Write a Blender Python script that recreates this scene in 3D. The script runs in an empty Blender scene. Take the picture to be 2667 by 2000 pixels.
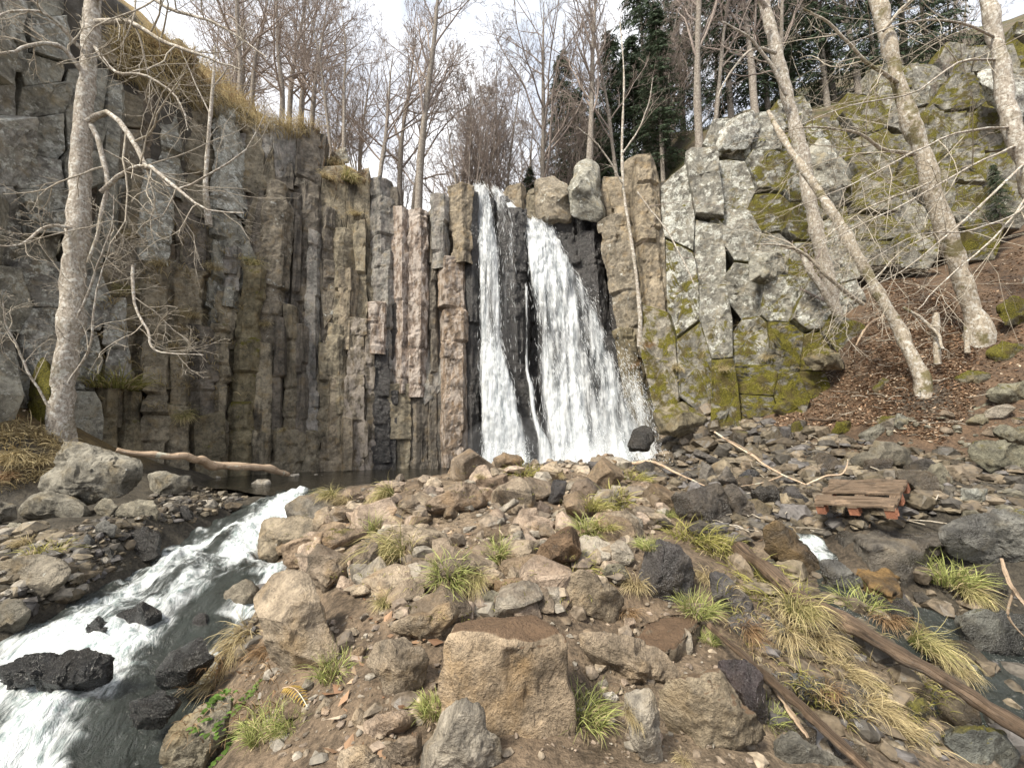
import bpy, math, random
import numpy as np
from mathutils import Vector, Matrix
from mathutils.bvhtree import BVHTree

rng = np.random.default_rng(7)
random.seed(7)
scene = bpy.context.scene
R = math.radians

# ---------------------------------------------------------------- camera
CAMZ, FOC, PITCH = 1.65, 1000.0, R(6.5)
cam_d = bpy.data.cameras.new('camera')
cam = bpy.data.objects.new('camera', cam_d)
scene.collection.objects.link(cam)
cam.location = (0, 0, CAMZ)
cam.rotation_euler = (R(90) + PITCH, 0, 0)
cam_d.sensor_fit = 'HORIZONTAL'
cam_d.sensor_width = 36.0
cam_d.lens = 36.0 * FOC / 2667.0
cam_d.clip_start = 0.05
cam_d.clip_end = 2000
scene.camera = cam

# ---------------------------------------------------------------- world and sun
SUN_EL, SUN_AZ = R(50), R(224)          # from behind the camera, to the left
world = bpy.data.worlds.new('World')
scene.world = world
world.use_nodes = True
wn, wl = world.node_tree.nodes, world.node_tree.links
wn.clear()
w_out = wn.new('ShaderNodeOutputWorld')
w_bg = wn.new('ShaderNodeBackground'); w_bg.inputs['Strength'].default_value = 0.08
w_sky = wn.new('ShaderNodeTexSky'); w_sky.sky_type = 'NISHITA'; w_sky.sun_disc = False
w_sky.sun_elevation = SUN_EL; w_sky.sun_rotation = SUN_AZ; w_sky.dust_density = 4.0; w_sky.air_density = 1.2
w_tc = wn.new('ShaderNodeTexCoord')
w_no = wn.new('ShaderNodeTexNoise'); w_no.inputs['Scale'].default_value = 2.6; w_no.inputs['Detail'].default_value = 7.0
w_no.inputs['Roughness'].default_value = 0.6
w_rm = wn.new('ShaderNodeMapRange'); w_rm.inputs['From Min'].default_value = 0.33; w_rm.inputs['From Max'].default_value = 0.52
w_rm.inputs['To Min'].default_value = 0.55; w_rm.inputs['To Max'].default_value = 0.97
w_mx = wn.new('ShaderNodeMix'); w_mx.data_type = 'RGBA'
w_n2 = wn.new('ShaderNodeTexNoise'); w_n2.inputs['Scale'].default_value = 4.0; w_n2.inputs['Detail'].default_value = 8.0; w_n2.inputs['Roughness'].default_value = 0.6
w_cl = wn.new('ShaderNodeMix'); w_cl.data_type = 'RGBA'              # cloud layer, same scale as the sky
w_cl.inputs[6].default_value = (4.8, 5.2, 5.9, 1); w_cl.inputs[7].default_value = (9.4, 9.4, 9.6, 1)
w_r2 = wn.new('ShaderNodeMapRange'); w_r2.inputs['From Min'].default_value = 0.34; w_r2.inputs['From Max'].default_value = 0.60
wl.new(w_tc.outputs['Generated'], w_n2.inputs['Vector']); wl.new(w_n2.outputs['Fac'], w_r2.inputs['Value'])
wl.new(w_r2.outputs['Result'], w_cl.inputs[0]); wl.new(w_cl.outputs[2], w_mx.inputs[7])
wl.new(w_tc.outputs['Generated'], w_no.inputs['Vector'])
wl.new(w_no.outputs['Fac'], w_rm.inputs['Value'])
wl.new(w_rm.outputs['Result'], w_mx.inputs[0])
wl.new(w_sky.outputs['Color'], w_mx.inputs[6])
wl.new(w_mx.outputs[2], w_bg.inputs['Color'])
wl.new(w_bg.outputs['Background'], w_out.inputs['Surface'])

sun_d = bpy.data.lights.new('sun', 'SUN')
sun_d.energy = 3.3
sun_d.angle = R(11)
sun_d.color = (1.0, 0.93, 0.80)
sun = bpy.data.objects.new('sun', sun_d)
scene.collection.objects.link(sun)
sv = Vector((math.sin(SUN_AZ) * math.cos(SUN_EL), math.cos(SUN_AZ) * math.cos(SUN_EL), math.sin(SUN_EL)))
sun.rotation_euler = sv.to_track_quat('Z', 'Y').to_euler()

scene.view_settings.view_transform = 'Standard'
scene.view_settings.look = 'None'
scene.view_settings.gamma = 1.0
scene.view_settings.use_curve_mapping = False
scene.view_settings.exposure = 1.2
scene.cycles.max_bounces = 6
scene.cycles.transparent_max_bounces = 16
scene.cycles.use_denoising = True

# ---------------------------------------------------------------- helpers
CP, SP = math.cos(PITCH), math.sin(PITCH)
def slope(px, py):
    a = (np.asarray(px, float) - 1333.5) / FOC
    b = (1000.0 - np.asarray(py, float)) / FOC
    q = CP - b * SP
    return a / q, (SP + b * CP) / q
def at(px, py, Y):
    """the point that pixel (px, py) sees at distance Y in front of the camera"""
    sx, sz = slope(px, py)
    Y = np.asarray(Y, float)
    return np.stack([sx * Y, Y + 0 * sx, CAMZ + sz * Y], -1)
def on_level(px, py, z):
    sx, sz = slope(px, py)
    Y = (z - CAMZ) / sz
    return np.array([sx * Y, Y, z])

def _hash(ix, iy, iz, seed):
    h = (ix.astype(np.uint32) * np.uint32(374761393) + iy.astype(np.uint32) * np.uint32(668265263)
         + iz.astype(np.uint32) * np.uint32(2147483647) + np.uint32((seed * 1274126177) & 0xffffffff))
    h = (h ^ (h >> np.uint32(13))) * np.uint32(1274126177)
    h = h ^ (h >> np.uint32(16))
    return (h & np.uint32(0xffff)).astype(np.float32) / 65535.0
def vnoise(p, seed=0):
    p = np.asarray(p, np.float64)
    f0 = np.floor(p)
    i = f0.astype(np.int64)
    f = (p - f0).astype(np.float32)
    f = f * f * (3 - 2 * f)
    r = 0
    for dx in (0, 1):
        wx = f[..., 0] if dx else 1 - f[..., 0]
        for dy in (0, 1):
            wy = f[..., 1] if dy else 1 - f[..., 1]
            for dz in (0, 1):
                wz = f[..., 2] if dz else 1 - f[..., 2]
                r = r + wx * wy * wz * _hash(i[..., 0] + dx, i[..., 1] + dy, i[..., 2] + dz, seed)
    return r * 2 - 1
def fbm(p, octaves=4, seed=0, gain=0.5, lac=2.03):
    p = np.asarray(p, np.float64)
    r, a = 0, 1.0
    for k in range(octaves):
        r = r + a * vnoise(p * (lac ** k) + 17.3 * k, seed + k)
        a *= gain
    return r
def sstep(e0, e1, x):
    t = np.clip((np.asarray(x, float) - e0) / (e1 - e0), 0, 1)
    return t * t * (3 - 2 * t)

def new_mesh(name, verts, faces, smooth=True, col=None, attrs=None, uv=None):
    me = bpy.data.meshes.new(name)
    verts = np.ascontiguousarray(verts, np.float32).reshape(-1, 3)
    if isinstance(faces, np.ndarray):
        faces = [faces]
    nl = sum(f.size for f in faces)
    npoly = sum(len(f) for f in faces)
    me.vertices.add(len(verts)); me.vertices.foreach_set('co', verts.ravel())
    me.loops.add(nl); me.polygons.add(npoly)
    li = np.concatenate([f.ravel() for f in faces]).astype(np.int32)
    tot = np.concatenate([np.full(len(f), f.shape[1], np.int32) for f in faces])
    st = np.concatenate([[0], np.cumsum(tot)[:-1]]).astype(np.int32)
    me.loops.foreach_set('vertex_index', li)
    me.polygons.foreach_set('loop_start', st)
    me.polygons.foreach_set('use_smooth', np.full(npoly, smooth, bool))
    if col is not None:
        a = me.color_attributes.new('Col', 'FLOAT_COLOR', 'POINT')
        c = np.ones((len(verts), 4), np.float32); c[:, :3] = col
        a.data.foreach_set('color', c.ravel())
    if attrs:
        for k, v in attrs.items():
            a = me.attributes.new(k, 'FLOAT', 'POINT')
            a.data.foreach_set('value', np.ascontiguousarray(v, np.float32).ravel())
    if uv is not None:
        u = me.uv_layers.new(name='UVMap')
        u.data.foreach_set('uv', np.ascontiguousarray(uv, np.float32)[li].ravel())
    me.update(calc_edges=True)
    me.validate()
    return me

COL = scene.collection
def link(name, me, mat=None, parent=None, loc=None, label=None, cat=None, group=None, kind=None, **props):
    o = bpy.data.objects.new(name, me)
    COL.objects.link(o)
    if me is not None and mat is not None and not me.materials:
        me.materials.append(mat)
    if parent is not None:
        o.parent = parent
    if loc is not None:
        o.location = loc
    if label: o['label'] = label
    if cat: o['category'] = cat
    if group: o['group'] = group
    if kind: o['kind'] = kind
    for k, v in props.items():
        o[k] = v
    return o
def empty(name, loc, label=None, cat=None, group=None, kind=None):
    o = link(name, None, loc=loc, label=label, cat=cat, group=group, kind=kind)
    o.empty_display_size = 0.2
    return o

def grid_faces(n, m, wrap=False):
    """quads of an n x m vertex grid, row major; wrap closes the second axis"""
    i = np.arange(n - 1)[:, None]; j = np.arange(m if wrap else m - 1)[None, :]
    j2 = (j + 1) % m
    a = i * m + j; b = i * m + j2; c = (i + 1) * m + j2; d = (i + 1) * m + j
    return np.stack([a, b, c, d], -1).reshape(-1, 4)

def tubes(P, Rr, sides=4, jitter=0.0, cap=False):
    """P (N,n,3) centre lines, Rr (N,n) radii -> verts, quads"""
    P = np.asarray(P, float); Rr = np.asarray(Rr, float)
    N, n, _ = P.shape
    T = np.gradient(P, axis=1)
    T /= np.linalg.norm(T, axis=-1, keepdims=True) + 1e-9
    ref = np.where(np.abs(T[:, :1, 2:3]) > 0.9, np.array([1.0, 0, 0]), np.array([0, 0, 1.0]))
    A = np.cross(T, ref); A /= np.linalg.norm(A, axis=-1, keepdims=True) + 1e-9
    B = np.cross(T, A)
    th = np.linspace(0, 2 * np.pi, sides, endpoint=False)
    ring = A[:, :, None, :] * np.cos(th)[:, None] + B[:, :, None, :] * np.sin(th)[:, None]
    V = P[:, :, None, :] + ring * Rr[:, :, None, None]
    if jitter:
        nz = fbm(V.reshape(-1, 3) * 3.0, 3, 5).reshape(N, n, sides)
        V = V + ring * (Rr[:, :, None] * jitter * nz)[..., None]
    f0 = grid_faces(n, sides, True)
    F = (f0[None] + (np.arange(N) * n * sides)[:, None, None]).reshape(-1, 4)
    V = V.reshape(-1, 3)
    if cap:
        e = (np.arange(N) * n * sides)[:, None] + (n - 1) * sides + np.arange(sides)[None]
        e0 = (np.arange(N) * n * sides)[:, None] + np.arange(sides)[None, ::-1]
        return V, [F, np.concatenate([e, e0])]
    return V, F
def resample(pts, n):
    """smooth (Catmull-Rom) resampling of a polyline with any number of columns"""
    pts = np.asarray(pts, float)
    k = len(pts)
    t = np.linspace(0, k - 1, n)
    i = np.clip(np.floor(t).astype(int), 0, k - 2); f = (t - i)[:, None]
    p1 = pts[i]; p2 = pts[i + 1]
    p0 = pts[np.clip(i - 1, 0, k - 1)]; p3 = pts[np.clip(i + 2, 0, k - 1)]
    return 0.5 * (2 * p1 + (p2 - p0) * f + (2 * p0 - 5 * p1 + 4 * p2 - p3) * f ** 2 + (3 * p1 - p0 - 3 * p2 + p3) * f ** 3)
def join(parts):
    """[(verts, faces)] -> one verts, faces list grouped by polygon size"""
    vs, fs, o = [], {}, 0
    for v, f in parts:
        for ff in (f if isinstance(f, list) else [f]):
            fs.setdefault(ff.shape[1], []).append(ff + o)
        vs.append(v); o += len(v)
    return np.concatenate(vs), [np.concatenate(x) for x in fs.values()]

# ---------------------------------------------------------------- materials
class NT:
    def __init__(self, name):
        self.m = bpy.data.materials.new(name); self.m.use_nodes = True
        self.t = self.m.node_tree; self.t.nodes.clear()
        self.out = self.t.nodes.new('ShaderNodeOutputMaterial')
    def n(self, typ, **kw):
        nd = self.t.nodes.new('ShaderNode' + typ)
        for k, v in kw.items():
            setattr(nd, k, v)
        return nd
    def put(self, sock, v):
        if hasattr(v, 'is_output'):
            self.t.links.new(v, sock)
        elif isinstance(v, (tuple, list)) and len(v) == 3 and sock.type == 'RGBA':
            sock.default_value = (*v, 1)
        else:
            sock.default_value = v
    def math(self, op, a, b=0.0, clamp=False):
        nd = self.n('Math', operation=op, use_clamp=clamp)
        self.put(nd.inputs[0], a); self.put(nd.inputs[1], b)
        return nd.outputs[0]
    def noise(self, vec, scale, detail=4.0, rough=0.55, dist=0.0):
        nd = self.n('TexNoise')
        self.put(nd.inputs['Vector'], vec)
        nd.inputs['Scale'].default_value = scale; nd.inputs['Detail'].default_value = detail
        nd.inputs['Roughness'].default_value = rough; nd.inputs['Distortion'].default_value = dist
        return nd.outputs['Fac']
    def voro(self, vec, scale, feature='F1'):
        nd = self.n('TexVoronoi', feature=feature)
        self.put(nd.inputs['Vector'], vec); nd.inputs['Scale'].default_value = scale
        return nd.outputs['Distance']
    def ramp(self, v, a, b, lo=0.0, hi=1.0):
        nd = self.n('MapRange', interpolation_type='SMOOTHSTEP')
        self.put(nd.inputs['Value'], v); self.put(nd.inputs['From Min'], a); self.put(nd.inputs['From Max'], b)
        self.put(nd.inputs['To Min'], lo); self.put(nd.inputs['To Max'], hi)
        return nd.outputs['Result']
    def mix(self, fac, a, b, blend='MIX'):
        nd = self.n('Mix', data_type='RGBA', blend_type=blend)
        self.put(nd.inputs[0], fac); self.put(nd.inputs[6], a); self.put(nd.inputs[7], b)
        return nd.outputs[2]
    def oattr(self, name, col=False):
        nd = self.n('Attribute', attribute_type='OBJECT', attribute_name=name)
        return nd.outputs['Color' if col else 'Fac']
    def gattr(self, name, col=False):
        nd = self.n('Attribute', attribute_type='GEOMETRY', attribute_name=name)
        return nd.outputs['Color' if col else 'Fac']
    def scaled(self, vec, s):
        nd = self.n('Mapping'); self.put(nd.inputs['Vector'], vec); nd.inputs['Scale'].default_value = s
        return nd.outputs[0]
    def bump(self, h, strength=0.5, dist=0.02, normal=None):
        nd = self.n('Bump'); self.put(nd.inputs['Height'], h)
        nd.inputs['Strength'].default_value = strength; nd.inputs['Distance'].default_value = dist
        if normal is not None: self.put(nd.inputs['Normal'], normal)
        return nd.outputs[0]
    def principled(self, base, rough=0.8, spec=0.4, normal=None, **kw):
        nd = self.n('BsdfPrincipled')
        self.put(nd.inputs['Base Color'], base); self.put(nd.inputs['Roughness'], rough)
        self.put(nd.inputs['Specular IOR Level'], spec)
        if normal is not None: self.put(nd.inputs['Normal'], normal)
        for k, v in kw.items(): self.put(nd.inputs[k], v)
        return nd.outputs[0]
    def done(self, shader):
        self.t.links.new(shader, self.out.inputs['Surface'])
        return self.m

def make_rock():
    t = NT('rock')
    g = t.n('NewGeometry'); pos = g.outputs['Position']
    nz = t.n('SeparateXYZ'); t.put(nz.inputs[0], g.outputs['Normal']); nz = nz.outputs['Z']
    tint = t.oattr('tint', True)
    wet, lich, moss, mud, streak, pale = (t.oattr(k) for k in ('wet', 'lichen', 'moss', 'mud', 'streak', 'pale'))
    n1 = t.noise(pos, 1.7, 5, 0.6); n2 = t.noise(pos, 8.0, 8, 0.68, 0.4); n3 = t.noise(pos, 55.0, 4, 0.6)
    v = t.math('ADD', t.math('MULTIPLY', n1, 0.45), t.math('ADD', t.math('MULTIPLY', n2, 0.45), t.math('MULTIPLY', n3, 0.22)))
    k = t.ramp(v, 0.40, 0.74, 0.36, 1.75)
    kk = t.n('CombineColor'); [t.put(kk.inputs[i], k) for i in range(3)]
    base = t.mix(1.0, tint, kk.outputs[0], 'MULTIPLY')
    warm = t.mix(1.0, tint, (1.22, 1.04, 0.74), 'MULTIPLY')
    base = t.mix(t.ramp(t.noise(pos, 2.9, 5, 0.6), 0.50, 0.72, 0.0, 0.6), base, warm)
    # grey-black blotches
    base = t.mix(t.ramp(t.noise(pos, 4.3, 6, 0.65), 0.56, 0.66, 0.0, 0.45), base, (0.055, 0.052, 0.047))
    base = t.mix(t.ramp(t.noise(pos, 17.0, 6, 0.7), 0.58, 0.70, 0.0, 0.5), base, (0.05, 0.045, 0.04))
    base = t.mix(t.ramp(t.noise(pos, 11.0, 7, 0.7, .6), 0.60, 0.72, 0.0, 0.45), base, t.mix(1.0, tint, (1.9, 1.85, 1.75), 'MULTIPLY'))
    # vertical stains
    sp = t.scaled(pos, (2.2, 2.2, 0.25))
    s1 = t.math('MULTIPLY', t.ramp(t.noise(sp, 1.5, 4, 0.55), 0.50, 0.64), t.math('MULTIPLY', streak, .8))
    base = t.mix(s1, base, (0.018, 0.016, 0.014))
    sp2 = t.scaled(pos, (2.6, 2.6, 1.0))
    s2 = t.math('MULTIPLY', t.ramp(t.noise(sp2, 1.9, 8, 0.66), 0.45, 0.57), pale)
    base = t.mix(s2, base, t.mix(n2, (0.33, 0.27, 0.225), (0.66, 0.60, 0.545)))
    # lichen: broad crusts and small round spots
    lv = t.noise(pos, 3.6, 12, 0.74)
    thr = t.math('SUBTRACT', 0.70, t.math('MULTIPLY', lich, 0.28))
    l1 = t.ramp(lv, thr, t.math('ADD', thr, 0.05))
    vs = t.voro(pos, 9.0)
    l2 = t.math('MULTIPLY', t.ramp(vs, 0.2, 0.12), t.ramp(t.noise(pos, 2.0, 3), t.math('SUBTRACT', 0.72, t.math('MULTIPLY', lich, 0.3)), 0.74))
    lm = t.math('MULTIPLY', t.math('MAXIMUM', l1, l2), t.ramp(lich, 0.0, 0.08))
    lc = t.mix(t.ramp(t.noise(pos, 16.0, 6, .7), .35, .62), (0.26, 0.265, 0.225), (0.66, 0.66, 0.61))
    base = t.mix(t.math('MULTIPLY', lm, 0.9), base, lc)
    # brown mud trodden onto tops
    mm = t.math('MULTIPLY', t.ramp(t.math('ADD', nz, t.math('MULTIPLY', t.noise(pos, 5.0, 4), 0.5)), 0.98, 1.14), mud)
    base = t.mix(t.math('MULTIPLY', mm, 0.92), base, t.mix(t.noise(pos, 14, 6), (0.085, 0.052, 0.03), (0.17, 0.108, 0.066)))
    # wetness in patches
    wm = t.math('MULTIPLY', t.ramp(t.math('ADD', t.noise(pos, 1.9, 5, 0.6), t.math('MULTIPLY', wet, 0.6)), 0.62, 0.86), t.ramp(wet, 0.0, 0.25))
    dk = t.mix(1.0, base, (0.34, 0.33, 0.33), 'MULTIPLY')
    base = t.mix(wm, base, dk)
    # moss cushions
    mv = t.math('ADD', t.math('MULTIPLY', nz, 0.32), t.math('ADD', t.noise(pos, 2.4, 9, 0.62), moss))
    mo = t.math('MULTIPLY', t.ramp(mv, 1.02, 1.16), t.ramp(moss, 0.0, 0.08))
    mn = t.noise(pos, 38.0, 5, 0.7)
    mc = t.mix(t.ramp(mn, 0.3, 0.7), (0.032, 0.031, 0.007), (0.225, 0.20, 0.028))
    mc = t.mix(t.ramp(t.noise(pos, 3.0, 3), 0.46, 0.62, 0, 0.75), mc, t.mix(mn, (0.05, 0.036, 0.018), (0.13, 0.10, 0.045)))
    base = t.mix(mo, base, mc)
    h = t.math('ADD', t.math('MULTIPLY', n2, 1.0), t.math('ADD', t.math('MULTIPLY', n3, 0.35), t.math('MULTIPLY', t.math('MULTIPLY', mo, mn), 0.9)))
    h = t.math('ADD', h, t.math('MULTIPLY', t.noise(pos, 150.0, 2), 0.10))
    h = t.math('ADD', h, t.math('MULTIPLY', lm, 0.05))
    nrm = t.bump(h, 0.9, 0.085)
    rough = t.math('SUBTRACT', 0.86, t.math('MULTIPLY', wm, t.math('ADD', 0.42, t.math('MULTIPLY', n3, 0.35))))
    rough = t.math('MAXIMUM', rough, t.math('MULTIPLY', mo, 0.9))
    return t.done(t.principled(base, rough, t.math('ADD', 0.3, t.math('MULTIPLY', wm, 0.35)), nrm))
M_ROCK = make_rock()

def make_ground():
    t = NT('ground')
    g = t.n('NewGeometry'); pos = g.outputs['Position']
    nz = t.n('SeparateXYZ'); t.put(nz.inputs[0], g.outputs['Normal']); nz = nz.outputs['Z']
    zc = t.gattr('Col', True)
    n1 = t.noise(pos, 3.0, 8, 0.66); n2 = t.noise(pos, 24.0, 6, 0.7); n3 = t.noise(pos, 90, 3)
    k = t.ramp(t.math('ADD', t.math('MULTIPLY', n1, 0.45), t.math('ADD', t.math('MULTIPLY', n2, 0.4), t.math('MULTIPLY', n3, .15))), 0.37, 0.65, 0.4, 1.65)
    kk = t.n('CombineColor'); [t.put(kk.inputs[i], k) for i in range(3)]
    base = t.mix(1.0, zc, kk.outputs[0], 'MULTIPLY')
    rockc = t.mix(t.noise(pos, 5, 6), (0.022, 0.02, 0.017), (0.11, 0.095, 0.075))
    base = t.mix(t.ramp(nz, 0.62, 0.42), base, rockc)
    h = t.math('ADD', n1, t.math('ADD', t.math('MULTIPLY', n2, 0.5), t.math('MULTIPLY', n3, 0.2)))
    rough = t.ramp(n1, 0.35, 0.6, 0.55, 0.95)
    return t.done(t.principled(base, rough, 0.3, t.bump(h, 0.8, 0.06)))
M_GROUND = make_ground()

def make_bark(name, c0, c1, lich, mossy=0.0):
    t = NT(name)
    g = t.n('NewGeometry'); pos = g.outputs['Position']
    sp = t.scaled(pos, (1.0, 1.0, 0.35))
    n1 = t.noise(sp, 26.0, 6, 0.65); n2 = t.noise(pos, 11.0, 8, 0.7); n3 = t.noise(t.scaled(pos, (1, 1, 2.5)), 11.0, 5, 0.65)
    base = t.mix(t.ramp(n1, 0.3, 0.7), c0, c1)
    base = t.mix(t.ramp(n3, 0.60, 0.66, 0, 0.85), base, (0.03, 0.026, 0.02))
    base = t.mix(t.math('MULTIPLY', t.ramp(n2, 0.50, 0.60), lich), base, (0.56, 0.54, 0.49))
    if mossy:
        m = t.math('MULTIPLY', t.ramp(t.noise(pos, 1.9, 8, 0.6), 0.54, 0.62), mossy)
        base = t.mix(m, base, t.mix(t.noise(pos, 40, 4), (0.05, 0.04, 0.01), (0.15, 0.13, 0.03)))
    return t.done(t.principled(base, 0.9, 0.2, t.bump(t.math('ADD', n1, n2), 0.8, 0.02)))
M_BARK_PALE = make_bark('pale_bark', (0.20, 0.17, 0.135), (0.46, 0.41, 0.35), 1.0, 0.25)
M_BARK_MOSS = make_bark('mossy_bark', (0.22, 0.185, 0.14), (0.46, 0.40, 0.32), 0.9, 0.75)
M_BARK_GREY = make_bark('grey_bark', (0.13, 0.11, 0.09), (0.28, 0.245, 0.21), 0.25, 0.0)
M_TWIG = make_bark('twig_bark', (0.18, 0.145, 0.125), (0.36, 0.30, 0.265), 0.15)
M_TWIG_PALE = make_bark('pale_twig_bark', (0.26, 0.22, 0.17), (0.48, 0.43, 0.35), 0.4)

def make_wood(name, c0, c1, rough=0.8, wetk=0.0):
    t = NT(name)
    tc = t.n('TexCoord'); uv = tc.outputs['UV']
    pos = t.n('NewGeometry').outputs['Position']
    n1 = t.noise(t.scaled(uv, (26, 1.6, 1)), 1.0, 7, 0.68); n2 = t.noise(pos, 6.0, 8, 0.68)
    base = t.mix(t.ramp(n1, 0.36, 0.62), c0, c1)
    base = t.mix(t.ramp(t.noise(pos, 3.3, 7, .65), .56, .62, 0, .8), base, tuple(min(.6, 1.35 * x) for x in c1))
    base = t.mix(t.ramp(n2, 0.5, 0.72, 0, 0.75), base, tuple(0.35 * x for x in c0))
    return t.done(t.principled(base, t.ramp(n2, 0.3, 0.7, rough, rough - wetk), 0.35, t.bump(t.math('ADD', n1, n2), 0.9, 0.03)))
M_LOG_PALE = make_wood('bare_wood', (0.36, 0.24, 0.15), (0.62, 0.49, 0.36))
M_LOG_DARK = make_wood('wet_rotten_wood', (0.024, 0.017, 0.012), (0.18, 0.125, 0.082), 0.65, 0.3)
M_PALLET = make_wood('weathered_plank', (0.07, 0.05, 0.033), (0.235, 0.165, 0.11), 0.75, 0.2)
M_BLOCK = make_wood('orange_block_wood', (0.19, 0.075, 0.045), (0.38, 0.17, 0.10), 0.8)

def make_leafy(name, trans=0.25, rough=0.7):
    t = NT(name)
    c = t.gattr('Col', True)
    d = t.principled(c, rough, 0.25)
    tr = t.n('BsdfTranslucent'); t.put(tr.inputs[0], c)
    mx = t.n('MixShader'); mx.inputs[0].default_value = trans
    t.t.links.new(d, mx.inputs[1]); t.t.links.new(tr.outputs[0], mx.inputs[2])
    return t.done(mx.outputs[0])
M_GRASS = make_leafy('grass_blades', 0.3)
M_LEAF = make_leafy('dead_leaves', 0.15)
M_NEEDLE = make_leafy('needles', 0.1)

def make_whitewater(name, lo, hi, su, sv):
    """falling water: white aerated water with gaps, density from the mesh attribute"""
    t = NT(name)
    uv = t.n('TexCoord').outputs['UV']
    den = t.gattr('den')
    a = t.noise(t.scaled(uv, (su, sv, 1)), 1.0, 6, 0.62, 0.5)
    b = t.noise(t.scaled(uv, (su * 3.2, sv * 2.6, 1)), 1.0, 4, 0.6, 0.3)
    m = t.math('ADD', t.math('MULTIPLY', a, 0.72), t.math('MULTIPLY', b, 0.28))
    al = t.ramp(t.math('ADD', m, t.math('SUBTRACT', den, 0.5)), lo, hi)
    al = t.math('MULTIPLY', al, t.ramp(den, 0.0, 0.12))
    base = t.mix(t.ramp(m, 0.35, 0.62), (0.36, 0.40, 0.43), (0.88, 0.90, 0.91))
    d = t.principled(base, 0.35, 0.5, t.bump(m, 0.6, 0.08))
    tl = t.n('BsdfTranslucent'); tl.inputs[0].default_value = (0.9, 0.93, 0.95, 1)
    m1 = t.n('MixShader'); m1.inputs[0].default_value = 0.35
    t.t.links.new(d, m1.inputs[1]); t.t.links.new(tl.outputs[0], m1.inputs[2])
    tp = t.n('BsdfTransparent')
    m2 = t.n('MixShader'); t.put(m2.inputs[0], al)
    t.t.links.new(tp.outputs[0], m2.inputs[1]); t.t.links.new(m1.outputs[0], m2.inputs[2])
    return t.done(m2.outputs[0])
M_FALL = make_whitewater('falling_water', 0.34, 0.92, 4.2, 0.34)
M_DROP = NT('water_drops')
_d = M_DROP.principled((0.93, 0.945, 0.96), 0.3, 0.5)
_t = M_DROP.n('BsdfTranslucent'); _t.inputs[0].default_value = (0.92, 0.95, 0.97, 1)
_m = M_DROP.n('MixShader'); _m.inputs[0].default_value = 0.45
M_DROP.t.links.new(_d, _m.inputs[1]); M_DROP.t.links.new(_t.outputs[0], _m.inputs[2])
M_DROP = M_DROP.done(_m.outputs[0])

def make_stream():
    t = NT('stream_water')
    uv = t.n('TexCoord').outputs['UV']
    den = t.gattr('den')
    w = t.scaled(uv, (2.7, 1.5, 1))
    a = t.noise(w, 1.0, 7, 0.66, 1.0); b = t.noise(t.scaled(uv, (9, 4.5, 1)), 1.0, 6, 0.7, 1.2)
    m = t.math('ADD', t.math('MULTIPLY', a, 0.6), t.math('MULTIPLY', b, 0.4))
    foam = t.ramp(t.math('ADD', m, t.math('SUBTRACT', den, 0.5)), 0.44, 0.76)
    foam = t.math('POWER', foam, 1.3)
    fb = t.noise(t.scaled(uv, (28, 16, 1)), 1.0, 5, 0.7)
    fc = t.mix(t.ramp(t.math('ADD', t.math('MULTIPLY', b, 0.6), t.math('MULTIPLY', fb, 0.4)), 0.36, 0.58), (0.30, 0.39, 0.39), (0.86, 0.89, 0.90))
    base = t.mix(foam, t.mix(a, (0.012, 0.013, 0.011), (0.05, 0.06, 0.055)), fc)
    h = t.math('ADD', t.math('MULTIPLY', a, 1.0), t.math('ADD', t.math('MULTIPLY', b, 0.55), t.math('MULTIPLY', fb, 0.2)))
    return t.done(t.principled(base, t.ramp(foam, 0.0, 0.6, 0.07, 0.5), 0.5, t.bump(h, 1.0, 0.12)))
M_STREAM = make_stream()
def make_pool():
    t = NT('pool_water')
    pos = t.n('NewGeometry').outputs['Position']
    a = t.noise(t.scaled(pos, (1, 1.6, 1)), 5.0, 4, 0.6, 0.6)
    return t.done(t.principled(t.mix(a, (0.010, 0.010, 0.008), (0.03, 0.026, 0.019)), 0.06, 0.5, t.bump(a, 0.5, 0.05)))
M_POOL = make_pool()
# ---------------------------------------------------------------- terrain
def tps_fit(P, reg=1e-3):
    P = np.asarray(P, float); xy, z = P[:, :2], P[:, 2]
    n = len(P)
    r = np.linalg.norm(xy[:, None] - xy[None], axis=-1)
    K = np.where(r > 0, r * r * np.log(r + 1e-9), 0) + reg * np.eye(n) * 50
    Q = np.c_[np.ones(n), xy]
    A = np.block([[K, Q], [Q.T, np.zeros((3, 3))]])
    s = np.linalg.solve(A, np.r_[z, 0, 0, 0])
    return xy, s[:n], s[n:]
def tps_eval(m, x, y):
    xy, w, a = m
    sh = np.shape(x); x = np.ravel(x); y = np.ravel(y)
    out = a[0] + a[1] * x + a[2] * y
    for (px, py), wi in zip(xy, w):
        r2 = (x - px) ** 2 + (y - py) ** 2
        out = out + wi * 0.5 * r2 * np.log(r2 + 1e-12)
    return out.reshape(sh)

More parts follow.
